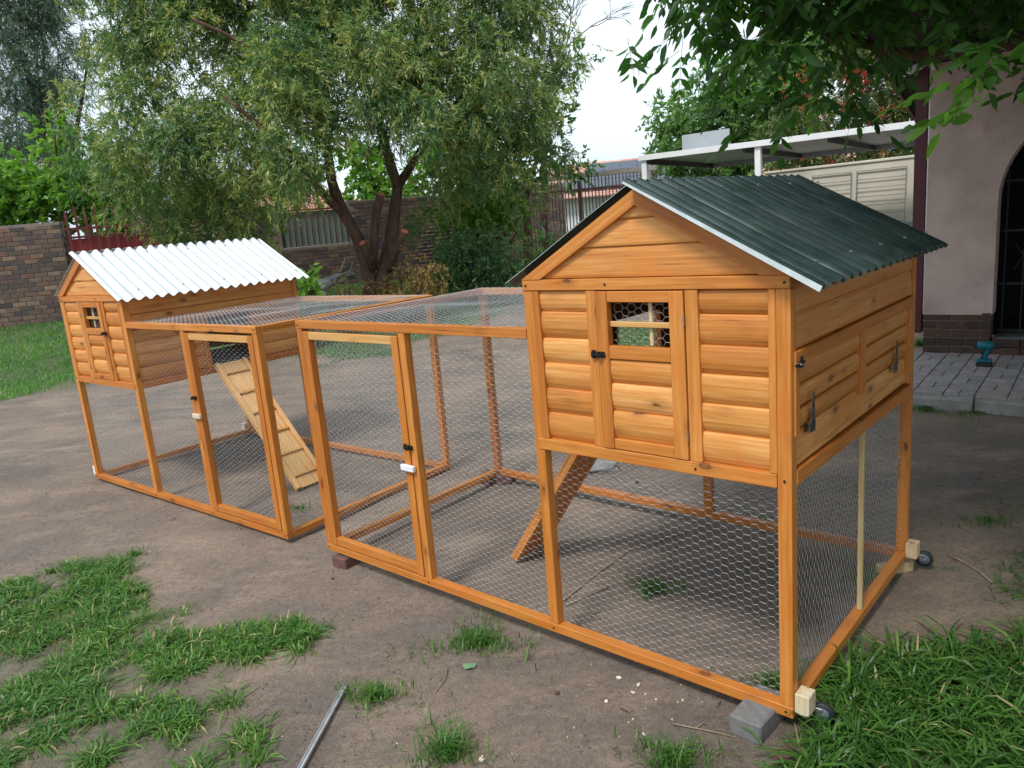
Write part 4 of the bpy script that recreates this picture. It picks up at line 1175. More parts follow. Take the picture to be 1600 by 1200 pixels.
# --- the forked willow-leaved tree
TD = 12.0
tb = at(588, 470, dist=TD)
tree = thing('karee_tree', (tb.x, tb.y, tb.z - .15), 0, 'large spreading tree with forked dark trunk, sawn limbs and drooping olive leaves', 'tree')
def tp(u, v, dd=0): return at(u, v, dist=TD + dd)
limb(tree, 'trunk', [tp(598, 490), tp(596, 450), tp(602, 420), tp(612, 370, .1), tp(616, 330, .15), tp(622, 290, .2)], .145, .08)
limb(tree, 'limb', [tp(580, 490, -.02), tp(577, 440, -.03), tp(574, 410, -.05), tp(556, 365, -.2), tp(532, 325, -.3), tp(518, 285, -.35), tp(512, 235, -.3), tp(495, 160, -.2), tp(480, 60, 0)], .125, .045)
limb(tree, 'limb', [tp(538, 335, -.28), tp(512, 312, -.5), tp(480, 270, -.9), tp(430, 215, -1.2), tp(350, 150, -1.3)], .07, .025)
limb(tree, 'limb', [tp(622, 292, .2), tp(605, 240, .1), tp(590, 180, 0), tp(560, 100, .1), tp(540, 0, .2)], .085, .04)
limb(tree, 'limb', [tp(620, 292, .2), tp(645, 255, .4), tp(680, 200, .6), tp(740, 130, .8), tp(790, 90, .9)], .075, .03)
limb(tree, 'limb', [tp(590, 180, 0), tp(640, 110, .3), tp(660, 20, .5), tp(670, -90, .6)], .05, .03)
limb(tree, 'limb', [tp(505, 200, -.25), tp(440, 110, -.5), tp(370, 60, -.8), tp(300, 30, -1.0)], .05, .02)
limb(tree, 'limb', [tp(740, 130, .8), tp(770, 190, .5), tp(800, 240, .3)], .03, .012)
for pts, r0, r1 in (([tp(583, 420, -.1), tp(584, 370, -.25), tp(588, 330, -.3), tp(595, 304, -.35)], .075, .062), ([tp(608, 420, -.1), tp(618, 395, -.3), tp(632, 362, -.45)], .065, .055), ([tp(582, 410, -.2), tp(572, 392, -.35), tp(566, 380, -.42)], .06, .05)):
    sb = limb(tree, 'sawn_stub', pts, r0, r1)
    d_ = (pts[-1] - pts[-2]).normalized()
    V, F = cyl_mesh(r1 * 1.02, .02, 12, bev=.004); q_ = d_.to_track_quat('Z', 'Y').to_matrix().to_4x4()
    o = attach(pymesh(V, F), 'cut_face', CUT, sb, IDM); o.matrix_basis = wall_frame(tree).inverted() @ IDM if False else Matrix.Translation(pts[-1] + d_ * .006) @ q_
karee_px = [(160, 235, 75, -.4), (130, 170, 45, 0), (215, 290, 70, -.5), (245, 200, 85, -.6), (250, 110, 80, 0), (180, 95, 60, .2), (150, 30, 60, .5), (240, 20, 80, .2), (300, 330, 75, -.2), (335, 240, 85, -.8), (340, 150, 90, -.5),
            (340, 50, 90, 0), (400, 330, 70, -.2), (250, 345, 45, 0), (430, 250, 90, -1.1), (435, 150, 95, -.9), (430, 50, 95, -.3), (495, 175, 70, -1.2), (430, 300, 45, -.9), (530, 110, 95, -.8), (520, 20, 95, -.2),
            (350, 370, 50, .3), (620, 60, 100, -.6), (600, 150, 70, -.9), (650, 200, 80, -.9), (700, 110, 100, -.5), (640, -60, 120, 0), (720, 10, 90, 0), (790, 60, 75, .3), (850, 70, 55, .4), (760, 180, 90, -.2), (830, 150, 65, .2), (880, 95, 50, .2), (860, 200, 50, .2), (885, 245, 38, .2), (870, 30, 55, .3), (800, 10, 60, .2),
            (730, 260, 80, 0), (800, 240, 70, .2), (850, 230, 48, .3), (850, 285, 45, .3), (800, 310, 50, .2), (870, 140, 35, .4), (895, 60, 28, .4), (690, 300, 55, .6), (660, 350, 50, 1.3), (700, 370, 45, 1.3), (400, -60, 130, 0), (250, -70, 110, 0), (520, -90, 130, 0), (740, -80, 100, .3), (130, -40, 70, .5), (450, -190, 160, .5), (640, -210, 160, .5), (290, -190, 130, .5), (840, -10, 45, .3), (350, 290, 70, .9), (280, 280, 80, 1.0), (560, 40, 90, 1.2), (640, 130, 70, 1.2)]
karee_px = [(u, v - 12, r * .97, d) for u, v, r, d in karee_px]
bl = []
_r = random.Random(3)
for (u, v, rp, dd) in karee_px:          # lobes broken into smaller clumps
    c = at(u, v, dist=TD + dd); s = rp / CAM_F * TD
    k = 6 if rp > 60 else 4
    for i in range(k):
        th = _r.uniform(0, 6.28); zz = _r.uniform(-.9, .9); rr = math.sqrt(1 - zz * zz) * s * .62
        bl.append((c + Vector((rr * math.cos(th), rr * math.sin(th) * .9, zz * s * .62)), (s * .38, s * .38, s * .34)))
V, F, R_ = spray_crown(bl, 560, 15, .088, .0165, droop=.5, twig_len=.22, tip=.34, seed=1, shell=.75)
inner = []
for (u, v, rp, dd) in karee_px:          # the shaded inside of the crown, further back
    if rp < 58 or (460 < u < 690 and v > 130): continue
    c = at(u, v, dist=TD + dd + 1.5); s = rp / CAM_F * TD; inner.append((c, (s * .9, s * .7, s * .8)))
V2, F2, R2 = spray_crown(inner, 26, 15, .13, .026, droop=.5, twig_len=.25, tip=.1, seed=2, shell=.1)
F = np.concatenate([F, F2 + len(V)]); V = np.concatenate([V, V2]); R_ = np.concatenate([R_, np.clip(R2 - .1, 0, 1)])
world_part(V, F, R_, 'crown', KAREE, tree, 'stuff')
print('karee leaves', len(F))
# fine hanging twigs inside the crown
P = []
for i in range(150):
    c, r = bl[_r.randrange(len(bl))]
    p = Vector(c) + Vector([_r.gauss(0, .12) for _ in range(3)]); q = p + Vector((_r.gauss(0, .25), _r.gauss(0, .25), -_r.uniform(.1, .5)))
    P.append(tube_np([p, p.lerp(q, .5) + Vector((.03, 0, .04)), q], [.008, .005, .002], 4, False))
V, F = merged(P); o = attach(pymesh(V, F), 'twigs', TWIG, tree); o.matrix_basis = wall_frame(tree).inverted(); o['kind'] = 'stuff'

DENS = 4.5
def tree_thing(name, lst, dist, mat, label, cat, per, k, ll, lw, droop, tl, base=None, trunk=None, group=None, tip=.2, seed=5, sub=5, subk=.5, shell=.35, tr=.12):
    bs = []; r0 = random.Random(seed)
    for t in lst:
        u, v, rp = t[:3]; dd = dist + (t[3] if len(t) > 3 else 0)
        c = at(u, v, dist=dd); s = rp / CAM_F * dd
        for i in range(sub):
            th = r0.uniform(0, 6.28); zz = r0.uniform(-.9, .9); rr = math.sqrt(1 - zz * zz) * s * .6
            bs.append((c + Vector((rr * math.cos(th), rr * math.sin(th), zz * s * .6)), (s * subk, s * subk, s * subk)))
    cs = [b_[0] for b_ in bs]; cx_ = sum(c.x for c in cs) / len(cs)
    if base is None: base = (cx_, dist, float(H(cx_, dist)) - .05)
    root = thing(name, base, 0, label, cat, group)
    V, F, R_ = spray_crown(bs, per * DENS, k, ll, lw, droop, tl, tip, seed, shell)
    world_part(V, F, R_, 'crown' if trunk is not False else 'foliage', mat, root, 'stuff')
    if trunk is not False:
        top = sum(cs, Vector()) / len(cs)
        limb(root, 'trunk', [Vector(base) - Vector((0, 0, .1)), Vector(base).lerp(top, .4) + Vector((tr, 0, 0)), top], tr, tr * .4)
        for i in range(5):
            q = r0.choice(cs); limb(root, 'branch', [Vector(base).lerp(top, .45 + .08 * i), Vector(base).lerp(top, .6).lerp(q, .6), q], tr * .45, tr * .12, k=6)
    else:
        P = []
        for i in range(14):
            q = r0.choice(cs); P.append(tube_np([Vector(base) + Vector((r0.gauss(0, .08), r0.gauss(0, .08), -.05)), Vector(base).lerp(q, .5) + Vector((r0.gauss(0, .05), 0, .05)), q], [.02, .014, .006], 5, False))
        V, F = merged(P); o = attach(pymesh(V, F), 'stems', BARK, root); o.matrix_basis = wall_frame(root).inverted(); o['kind'] = 'stuff'
    return root, len(F)
# far left tall trees
tree_thing('casuarina_tree', [(20, 40, 55), (60, 90, 40), (15, 130, 50), (55, 10, 40), (75, 150, 26), (30, 200, 45), (10, -60, 70), (70, -60, 50), (5, 235, 35)], 34, BLUEG, 'tall bluish needle tree at the far left edge behind the yard', 'tree', 4.5, 26, .34, .035, .5, 1.1, tip=.1, seed=21, tr=.16)
tree_thing('casuarina_tree', [(95, 130, 30), (115, 95, 32), (60, 215, 42), (100, 190, 24), (130, 60, 26), (45, 250, 30)], 37, BLUEG, 'shorter bluish needle tree between the tallest one and the spreading crown', 'tree', 4.5, 24, .34, .035, .5, 1.0, tip=.1, seed=22, tr=.25)
tree_thing('leafy_tree', [(45, 290, 45), (110, 285, 45), (150, 300, 50), (80, 320, 40), (180, 330, 45), (20, 320, 40), (-30, 300, 50), (95, 215, 26), (120, 245, 34), (-20, 340, 40), (210, 300, 50)], 17.5, BRIGHT, 'bright lime green leafy tree above the left brick wall', 'tree', 26, 14, .15, .085, .2, .35, seed=23)
# behind the middle wall
tree_thing('leafy_tree', [(560, 270, 40), (590, 300, 45), (640, 300, 55), (560, 320, 34), (540, 230, 50), (700, 250, 60), (480, 280, 50)], 20.5, BRIGHT, 'bright green tree seen through the fork, behind the dark brick wall', 'tree', 12, 12, .15, .085, .2, .35, seed=24)
tree_thing('leafy_tree', [(720, 290, 50), (750, 330, 42), (790, 280, 50), (770, 220, 50), (830, 200, 45), (860, 250, 40), (840, 110, 40), (780, 130, 60), (895, 268, 24), (700, 200, 60), (900, 90, 26), (870, 180, 34)], 16.5, MIDG, 'dense mid green tree right of the fork, reaching up behind the olive crown', 'tree', 18, 14, .12, .065, .2, .32, seed=25)
tree_thing('broadleaf_shrub', [(700, 330, 35), (735, 355, 42), (775, 340, 40), (720, 300, 38), (765, 300, 30), (800, 350, 24)], 14.2, BRIGHT, 'yellow green shrub behind the dark bushes, right of the tree trunk', 'shrub', 75, 13, .075, .045, .25, .22, trunk=False, seed=26)
tree_thing('bush', [(725, 395, 42), (700, 420, 32), (750, 420, 36), (760, 380, 30), (690, 440, 26), (730, 445, 34), (775, 440, 28)], 12.6, DARKG, 'dense dark green bush standing right of the sawn tree', 'bush', 180, 13, .060, .032, .25, .20, trunk=False, seed=27)
tree_thing('bush', [(815, 410, 34), (845, 395, 30), (800, 435, 30), (860, 415, 24), (835, 435, 34), (870, 392, 16), (780, 415, 26)], 12.2, DARKG, 'loose dark bush nearest the left slope of the green-roofed coop', 'bush', 180, 13, .060, .030, .3, .20, trunk=False, seed=28)
tree_thing('dead_bush', [(640, 425, 32), (665, 415, 28), (620, 445, 26), (600, 455, 24), (680, 440, 20), (655, 445, 28)], 11.4, DRYL, 'brown wilted heap of cut branches right of the tree trunk', 'dry branches', 150, 13, .055, .022, .9, .22, trunk=False, seed=29, tip=.3)
tree_thing('dead_bush', [(560, 445, 22), (535, 455, 20), (515, 462, 16), (548, 462, 22)], 11.2, DRYL, 'brown wilted twigs heaped left of the tree trunk', 'dry branches', 190, 12, .045, .018, .7, .18, trunk=False, seed=30)
tree_thing('sapling', [(478, 432, 12), (484, 448, 12), (476, 460, 14), (490, 460, 12)], 10.6, BRIGHT, 'small light green sapling just behind the silver roof corner', 'plant', 420, 10, .075, .035, .2, .15, trunk=False, seed=31)
# right background
tree_thing('leafy_tree', [(1060, 190, 45), (1110, 170, 50), (1160, 190, 55), (1200, 150, 50), (1080, 230, 45), (1130, 240, 45), (1180, 240, 45), (1050, 240, 34), (1090, 130, 28), (1150, 120, 40), (1220, 100, 50), (1070, 262, 34), (1140, 272, 38), (1240, 200, 50), (1280, 60, 70)], 21.5, PALEG, 'pale green leafy tree rising behind the carport and roof board', 'tree', 24, 13, .16, .075, .2, .38, seed=32)
bt, _ = tree_thing('bottlebrush_tree', [(1240, 200, 42), (1290, 190, 48), (1340, 170, 50), (1390, 150, 50), (1430, 130, 50), (1250, 240, 36), (1300, 240, 40), (1350, 235, 40), (1400, 225, 42), (1440, 200, 40), (1370, 110, 50), (1220, 262, 26), (1280, 270, 26), (1470, 150, 50), (1340, 60, 60)], 17.2, OLIVE, 'olive green tree speckled with red blossoms behind the cream wall', 'tree', 60, 13, .10, .030, .7, .34, seed=33)
rb_ = random.Random(9); bs = []
for i in range(85):
    u, v = rb_.uniform(1210, 1440), rb_.uniform(105, 275)
    if v > 275 - (u - 1200) * .05: continue
    c = at(u, v, dist=16.75 + rb_.uniform(-.5, .1)); bs.append((c, (.035, .035, .06)))
V, F, R_ = spray_crown(bs, 16000, 5, .06, .02, .3, .06, 0, 34)
world_part(V, F, R_, 'blossom', REDF, bt, 'stuff')
# far tree line beyond the houses
for i, (u, v, r_, dd) in enumerate(((960, 285, 14, 60), (930, 288, 12, 60), (1000, 285, 12, 62), (-60, 290, 70, 40), (300, 330, 70, 40), (420, 320, 60, 42), (1560, 180, 120, 26), (1700, 160, 140, 26))):
    tree_thing('distant_tree', [(u, v, r_), (u + r_, v + r_ * .3, r_ * .8), (u - r_, v + r_ * .35, r_ * .8)], dd, MIDG,
               ['hazy treetop above the solar roof, the middle of three', 'hazy treetop above the solar roof, leftmost of three', 'hazy treetop above the solar roof, by the carport post', 'broad tree beyond the lime green one, off the left edge', 'far tree behind the left of the olive crown', 'far tree behind the middle of the olive crown', 'far tree behind the pink house', 'far tree behind the pink house, further right'][i], 'tree', 1.2, 14, .35 if dd > 30 else .2, .18, .2, .7, seed=50 + i, tr=.2, sub=4, group='distant trees')
# bare twigs above the crown
bt2 = thing('bare_tree', at(850, 420, dist=19), 0, 'leafless grey twiggy treetop poking above the olive crown', 'tree')
limb(bt2, 'trunk', [at(850, 430, dist=19), at(850, 250, dist=19), at(850, 120, dist=19)], .12, .06)
P = []
def grow(p, d, L_, r, n):
    q = p + d * L_; P.append(tube_np([p, p.lerp(q, .5) + Vector((rb_.gauss(0, L_ * .05), 0, rb_.gauss(0, L_ * .05))), q], [r, r * .8, r * .6], 4, False))
    if n == 0: return
    for _ in range(3 if n > 1 else 4):
        dd = (d + Vector((rb_.gauss(0, .42), rb_.gauss(0, .42), rb_.gauss(.05, .3)))).normalized(); grow(q, dd, L_ * rb_.uniform(.6, .85), r * .6, n - 1)
for s_ in (-.6, -.2, .2, .6): grow(at(850, 130, dist=19), Vector((s_, .1, .8)).normalized(), .95, .035, 4)
V, F = merged(P); o = attach(pymesh(V, F), 'bare_twigs', TWIG, bt2); o.matrix_basis = wall_frame(bt2).inverted(); o['kind'] = 'stuff'

# --- ash tree over the right of the yard: trunk out of frame, boughs overhead
ash = thing('ash_tree', (3.3, .6, 0), 0, 'leafy tree whose big toothed leaves hang into the top right corner', 'tree')
limb(ash, 'trunk', [Vector((3.3, .6, -.1)), Vector((3.25, .7, 1.2)), Vector((3.1, .9, 2.6)), Vector((2.9, 1.2, 3.6))], .2, .12)
limb(ash, 'bough', [Vector((2.95, 1.1, 3.2)), at(1700, 40, dist=3.6), at(1550, 72, dist=3.8), at(1460, 84, dist=4.0), at(1390, 86, dist=4.2), at(1290, 40, dist=4.3), at(1180, 20, dist=4.2)], .055, .012)
limb(ash, 'bough', [Vector((3.0, 1.0, 3.4)), Vector((2.2, 1.8, 3.1)), Vector((1.4, 2.8, 2.9)), Vector((.9, 3.6, 2.75))], .06, .015)
limb(ash, 'bough', [Vector((2.9, 1.2, 3.5)), Vector((2.4, .4, 3.6)), Vector((1.2, -.2, 3.5))], .06, .02)
def ash_sprays(centers, n_each, seed, ll=.085, lw=.034, tl=.26, young=0.0, spread=.16):
    rs = np.random.default_rng(seed); Vs = []; Fs = []; Rs = []; off = 0; tw = []
    for c in centers:
        c = np.array(c, float)
        for _ in range(n_each):
            p = c + rs.normal(size=3) * spread
            d = rs.normal(size=3) * np.array([1, 1, .5]); d[2] -= .55; d /= np.linalg.norm(d)
            L_ = tl * rs.uniform(.7, 1.3); side = np.cross(d, [0, 0, 1.]); side /= np.linalg.norm(side) + 1e-9
            k = 4; base = []; dr = []
            for i in range(k):
                t = .3 + .6 * i / k; q = p + d * L_ * t + np.array([0, 0, -.05]) * t * t
                for sg in (-1, 1):
                    dd = d * .75 + side * sg * .8 + rs.normal(size=3) * .15; dd[2] -= .35; base.append(q); dr.append(dd / np.linalg.norm(dd))
            base.append(p + d * L_ + np.array([0, 0, -.05])); dd = d + np.array([0, 0, -.4]); dr.append(dd / np.linalg.norm(dd))
            r0 = np.clip(rs.normal(.38 + young, .16), 0, 1)
            V, F, R_ = leaves_np(np.array(base), np.array(dr), ll, lw, np.clip(r0 + rs.normal(0, .08, len(base)), 0, 1), six=True)
            Vs.append(V); Fs.append(F + off); Rs.append(R_); off += len(V)
            tw.append(tube_np([p, p + d * L_ * .5 + np.array([0, 0, -.012]), p + d * L_ + np.array([0, 0, -.05])], [.0016, .0012, .0008], 4, False))
    return np.concatenate(Vs), np.concatenate(Fs), np.concatenate(Rs), tw
cen = []
_r = random.Random(12)
outline = [(1010, -110), (1030, -70), (1070, -30), (1100, 0), (1140, 30), (1180, 62), (1230, 88), (1290, 100), (1330, 85), (1370, 45), (1470, 40), (1490, 85), (1530, 60), (1600, 50), (1760, 80), (1760, -250), (985, -250)]
n_ = 0
while n_ < 225:
    u, v = _r.uniform(975, 1760), _r.uniform(-250, 170)
    if not bool(inpoly(np.array(u), np.array(v), outline)): continue
    if _r.random() < .35 and v > -20: v -= 30
    if 1350 < u < 1480 and v > 5: continue
    cen.append(at(u, v - 48, dist=_r.uniform(3.3, 5.0))); n_ += 1
for u, v in ((1040, -10), (1075, 25), (1105, 30), (1145, 75), (1190, 115), (1215, 120), (1130, 60), (1255, 115), (1300, 105), (1330, 85), (1180, 85), (1060, -10)): cen.append(at(u, v - 44, dist=_r.uniform(3.6, 4.2)))
V, F, R_, tw = ash_sprays(cen, 6, 61)
world_part(V, F, R_, 'foliage', ASH, ash, 'stuff')
V, F = merged(tw); o = attach(pymesh(V, F), 'leaf_stalks', BARK, ash); o.matrix_basis = wall_frame(ash).inverted(); o['kind'] = 'stuff'
# bright young shoot by the wall
V, F, R_, tw = ash_sprays([at(1560, 60, dist=2.6), at(1540, 85, dist=2.6), at(1605, 105, dist=2.5), at(1625, 60, dist=2.7)], 4, 64, .085, .036, .26, .45, .06)
world_part(V, F, R_, 'young_shoot', ASH, ash, 'stuff')
# canopy overhead, out of frame, that shades the right of the yard
oc = [Vector((_r.uniform(.9, 4.4), _r.uniform(-2.2, 4.6), _r.uniform(3.0, 4.3))) for _ in range(1500)]
oc = [c for c in oc if c.z > 1.95 + .52 * max(0, c.y) and c.x + c.y * .12 > 1.15]
V, F, R_, tw = ash_sprays(oc, 6, 66, .12, .055, .34)
world_part(V, F, R_, 'upper_foliage', ASH, ash, 'stuff')

# ------------------------------------------------------------------ grass
def blades(x, y, length, width, rnd, lean=.5, seg=2, zoff=0):
    n = len(x); z = H(x, y) - .004 + zoff
    th = RNG.uniform(0, 6.283, n); L_ = length * RNG.uniform(.5, 1.25, n); ln = np.abs(RNG.normal(lean, .25, n))
    fx, fy = np.cos(th), np.sin(th); sx, sy = -fy, fx; w_ = width * RNG.uniform(.6, 1.2, n)
    P0 = np.stack([x, y, z], 1); S_ = np.stack([sx, sy, 0 * sx], 1); Fd = np.stack([fx, fy, 0 * fx], 1); U = np.array([0, 0, 1.])
    P1 = P0 + Fd * (L_ * .22 * ln)[:, None] + U * (L_ * .5)[:, None]
    P2 = P0 + Fd * (L_ * .75 * ln)[:, None] + U * (L_ * np.clip(.95 - .42 * ln, .15, 1))[:, None]
    V = np.stack([P0 - S_ * w_[:, None] * .5, P0 + S_ * w_[:, None] * .5, P1 + S_ * w_[:, None] * .42, P1 - S_ * w_[:, None] * .42, P2], 1).reshape(-1, 3)
    i = np.arange(n)[:, None, None] * 5
    F = (i + np.array([[0, 1, 2], [0, 2, 3], [3, 2, 4]])[None]).reshape(-1, 3)
    return V, F, np.repeat(np.clip(rnd, 0, 1), 5)
def scatter(n, x0, x1, y0, y1, fn):
    x = RNG.uniform(x0, x1, n); y = RNG.uniform(y0, y1, n); k = RNG.random(n) < fn(x, y); return x[k], y[k]
def clumpy(x, y, s=.07): return np.clip(.55 + 1.6 * vnoise(x, y, s, 41) + 1.1 * vnoise(x, y, s * 3.1, 43), 0, 1)
def grass_obj(name, parts):
    V = np.concatenate([p[0] for p in parts]); off = 0; Fs = []
    for p in parts: Fs.append(p[1] + off); off += len(p[0])
    return npmesh(V, np.concatenate(Fs), np.concatenate([p[2] for p in parts]))
# far lawn
x, y = scatter(330000, -15, 3.6, 8.2, 17.5, lambda x, y: lawn_mask(x, y) * np.clip(.75 + 1.2 * vnoise(x, y, .35, 6), .15, 1) * np.clip(12.5 / y, 0, 1) ** 2 * .55)
k = (x > -y * .9) & (x < y * .75); x, y = x[k], y[k]
A_ = blades(x, y, .075, .011, .35 + .5 * vnoise(x, y, 1.2, 9) + RNG.normal(0, .22, len(x)), .6)
o = attach(grass_obj('g', [A_]), 'lawn', LAWN); tag(o, kind='stuff'); o['label'] = 'rough green lawn running up to the brick walls'; o['category'] = 'grass'
# near left grass: tufts whose blades lie outwards, over a low sward
def tufts(cx, cy, nb, length, width, rnd, spread, lean, sd):
    n = len(cx); i = np.repeat(np.arange(n), nb); m_ = len(i)
    size = RNG.uniform(.6, 1.35, n)[i]
    th = RNG.uniform(0, 6.283, m_); rr = np.abs(RNG.normal(0, spread, m_)) * size
    x = cx[i] + rr * np.cos(th); y = cy[i] + rr * np.sin(th); z = H(x, y) - .004
    L_ = length * size * RNG.uniform(.55, 1.25, m_); az = th + RNG.normal(0, .6, m_)
    ln = np.clip(RNG.normal(lean, .28, m_) + rr / spread * .12, .05, 1.35)
    fx, fy = np.cos(az), np.sin(az); w_ = width * RNG.uniform(.55, 1.25, m_)
    P0 = np.stack([x, y, z], 1); S_ = np.stack([-fy, fx, RNG.normal(0, .35, m_)], 1); Fd = np.stack([fx, fy, 0 * fx], 1); U = np.array([0, 0, 1.])
    P1 = P0 + Fd * (L_ * .30 * ln)[:, None] + U * (L_ * (.42 - .12 * ln))[:, None]
    P2 = P0 + Fd * (L_ * .62 * ln)[:, None] + U * (L_ * np.clip(.72 - .36 * ln, .08, 1))[:, None]
    P3 = P0 + Fd * (L_ * .92 * ln)[:, None] + U * (L_ * np.clip(.95 - .78 * ln, .02, 1))[:, None]
    V = np.stack([P0 - S_ * w_[:, None] * .4, P0 + S_ * w_[:, None] * .4, P1 + S_ * w_[:, None] * .5, P1 - S_ * w_[:, None] * .5, P2 + S_ * w_[:, None] * .36, P2 - S_ * w_[:, None] * .36, P3], 1).reshape(-1, 3)
    k = np.arange(m_)[:, None, None] * 7
    F = (k + np.array([[0, 1, 2], [0, 2, 3], [3, 2, 4], [3, 4, 5], [5, 4, 6]])[None]).reshape(-1, 3)
    rv = rnd + RNG.normal(0, .10, n)[i] + RNG.normal(0, .13, m_) + (RNG.random(m_) < .09) * .55
    return V, F, np.repeat(np.clip(rv, 0, 1), 7)
mL = lambda x, y: (inpoly(x + .1 * vnoise(x, y, .09, 21), y + .1 * vnoise(x, y, .09, 31), P_LEFT) | inpoly(x, y, P_LEFT2)) * np.clip(.26 + 1.9 * vnoise(x, y, .12, 41) + 1.0 * vnoise(x, y, .4, 43) + .25 * np.clip(2.6 - y, 0, 1), 0, 1)
x, y = scatter(10500, -3.6, -.4, 1.0, 3.9, mL)
A_ = tufts(x, y, 14, .078, .0058, .46, .022, .85, 1)
x, y = scatter(115000, -3.6, -.4, 1.0, 3.9, mL)
B_ = blades(x, y, .045, .0045, .40 + .5 * vnoise(x, y, .3, 12) + RNG.normal(0, .2, len(x)), .9)
x, y = scatter(1400, -2.2, -.9, 2.6, 3.6, lambda x, y: inpoly(x, y, P_STRIP) * clumpy(x, y) * .7)
C_ = tufts(x, y, 10, .05, .004, .5, .014, 1.0, 2)
x, y = scatter(260, -2.6, .2, 1.6, 3.7, lambda x, y: np.clip(.5 - 2.2 * np.hypot(np.maximum(0, x + 1.1), 0) , .04, .5) * (y + .8 * x < 2.2))
D_ = tufts(x, y, 5, .035, .0035, .5, .008, 1.0, 3)
o = attach(grass_obj('g', [A_, B_, C_, D_]), 'near_grass', GRASS); tag(o, 'lush green grass patch filling the lower left corner', 'grass', kind='stuff')
# near right grass: blades coloured darker to imitate the shade under the tree
def clear(x, y):         # trodden spots round the wheel and the block
    return ((x - .80) ** 2 + (y - 2.02) ** 2 > .085 ** 2) & ((x - .62) ** 2 + (y - 2.03) ** 2 > .15 ** 2) & ((x - .72) ** 2 + (y - 1.93) ** 2 > .05 ** 2)
x, y = scatter(3700, .35, 2.9, .9, 2.9, lambda x, y: clear(x, y) * inpoly(x + .1 * vnoise(x, y, .09, 21), y, P_RIGHT) * np.clip(clumpy(x, y, .09) + .1, 0, 1))
A_ = tufts(x, y, 14, .135, .0070, .26, .022, .9, 4)
x, y = scatter(30000, .35, 2.9, .9, 2.9, lambda x, y: clear(x, y) * inpoly(x, y, P_RIGHT) * np.clip(clumpy(x, y, .09) + .1, 0, 1))
B_ = blades(x, y, .06, .005, .35 + RNG.normal(0, .15, len(x)), .8)
x, y = scatter(3600, .9, 4.2, 2.0, 4.2, lambda x, y: inpoly(x, y, P_RIGHT2) * np.clip(clumpy(x, y, .14) - .40, 0, 1) * .9)
C_ = tufts(x, y, 9, .055, .0042, .36, .016, 1.1, 5)
o = attach(grass_obj('g', [A_, B_, C_]), 'near_grass', GRASS); tag(o, 'long grass with shade-darkened green around the caster wheel, lower right corner', 'grass', kind='stuff')
# crumbs of soil, bits of straw and bark lying on the bare ground
def crumbs(n, x0, x1, y0, y1, smin, smax, name, mat, label, flat=.6, dens=None, long=1.0):
    x = RNG.uniform(x0, x1, n); y = y0 + (y1 - y0) * RNG.random(n) ** 1.6
    if dens is not None: k = RNG.random(n) < dens(x, y); x, y = x[k], y[k]; n = len(x)
    sz = smin + (smax - smin) * RNG.random(n) ** 3
    th = RNG.uniform(0, 6.283, n); c_, s_ = np.cos(th), np.sin(th)
    base = np.array([[1, 0, 0], [0, 1, 0], [-1, 0, 0], [0, -1, 0], [0, 0, 1], [0, 0, -1]], float) * np.array([long, 1 / long, 1])
    P = base[None] * sz[:, None, None] * RNG.uniform(.6, 1.3, (n, 6, 1)); P[:, :, 2] *= flat
    X_ = P[:, :, 0] * c_[:, None] - P[:, :, 1] * s_[:, None] + x[:, None]; Y_ = P[:, :, 0] * s_[:, None] + P[:, :, 1] * c_[:, None] + y[:, None]
    V = np.stack([X_, Y_, P[:, :, 2] + H(x, y)[:, None] + sz[:, None] * flat * .3], -1).reshape(-1, 3)
    f = np.array([[0, 1, 4], [1, 2, 4], [2, 3, 4], [3, 0, 4], [1, 0, 5], [2, 1, 5], [3, 2, 5], [0, 3, 5]])
    F = (np.arange(n)[:, None, None] * 6 + f[None]).reshape(-1, 3)
    o = attach(npmesh(V, F, np.repeat(RNG.random(n), 6)), name, mat); tag(o, label, 'soil crumbs', kind='stuff')
crumbs(26000, -3.5, 3.2, 1.6, 7.5, .0012, .0065, 'soil_crumbs', CRUMB, 'loose dark soil crumbs scattered over the bare yard', dens=lambda x, y: np.clip(.35 + 1.5 * vnoise(x, y, .5, 3) + 1.2 * vnoise(x, y, .15, 8), .05, 1))
crumbs(1500, -3.5, 3.2, 1.6, 6.5, .0012, .005, 'pale_specks', CHIP, 'tiny pale specks of straw and shell on the soil', .4, dens=lambda x, y: np.clip(.3 + 1.6 * vnoise(x, y, .6, 17), .03, 1), long=1.6)
crumbs(3200, -3.5, 3.6, 1.6, 6.5, .003, .014, 'leaf_litter', DRYL, 'bits of dry leaf and straw on the soil', .15, dens=lambda x, y: np.clip(.15 + 1.5 * vnoise(x, y, .7, 27) + .3 * (x > 1.2), .02, 1), long=2.6)

# single tufts
def tuft(u, v, r, n, ll, label, dry=.0, name='grass_tuft'):
    c = at(u, v); th = RNG.uniform(0, 6.28, n); rr = np.abs(RNG.normal(0, r, n)) * (1 + .6 * np.sin(3 * th + u)); x = c.x + rr * np.cos(th) * 1.4; y = c.y + rr * np.sin(th)
    z0 = float(H(c.x, c.y))
    V, F, R_ = blades(x, y, ll, .0046, .42 + dry + RNG.normal(0, .2, n), .9)
    V = V - np.array([c.x, c.y, z0]); o = attach(npmesh(V, F, R_), name, GRASS, None, Matrix.Translation((c.x, c.y, z0)))
    tag(o, label, 'grass tuft', 'grass tufts on the bare soil', 'stuff')
tuft(745, 1005, .075, 620, .075, 'wide grass tuft below the middle of the near coop rail')
tuft(585, 1092, .05, 300, .075, 'small grass tuft just right of the metal channel')
tuft(700, 1180, .05, 300, .10, 'upright grass tuft at the bottom edge of the picture')
tuft(470, 998, .05, 380, .055, 'grass tuft at the right tip of the left grass patch')
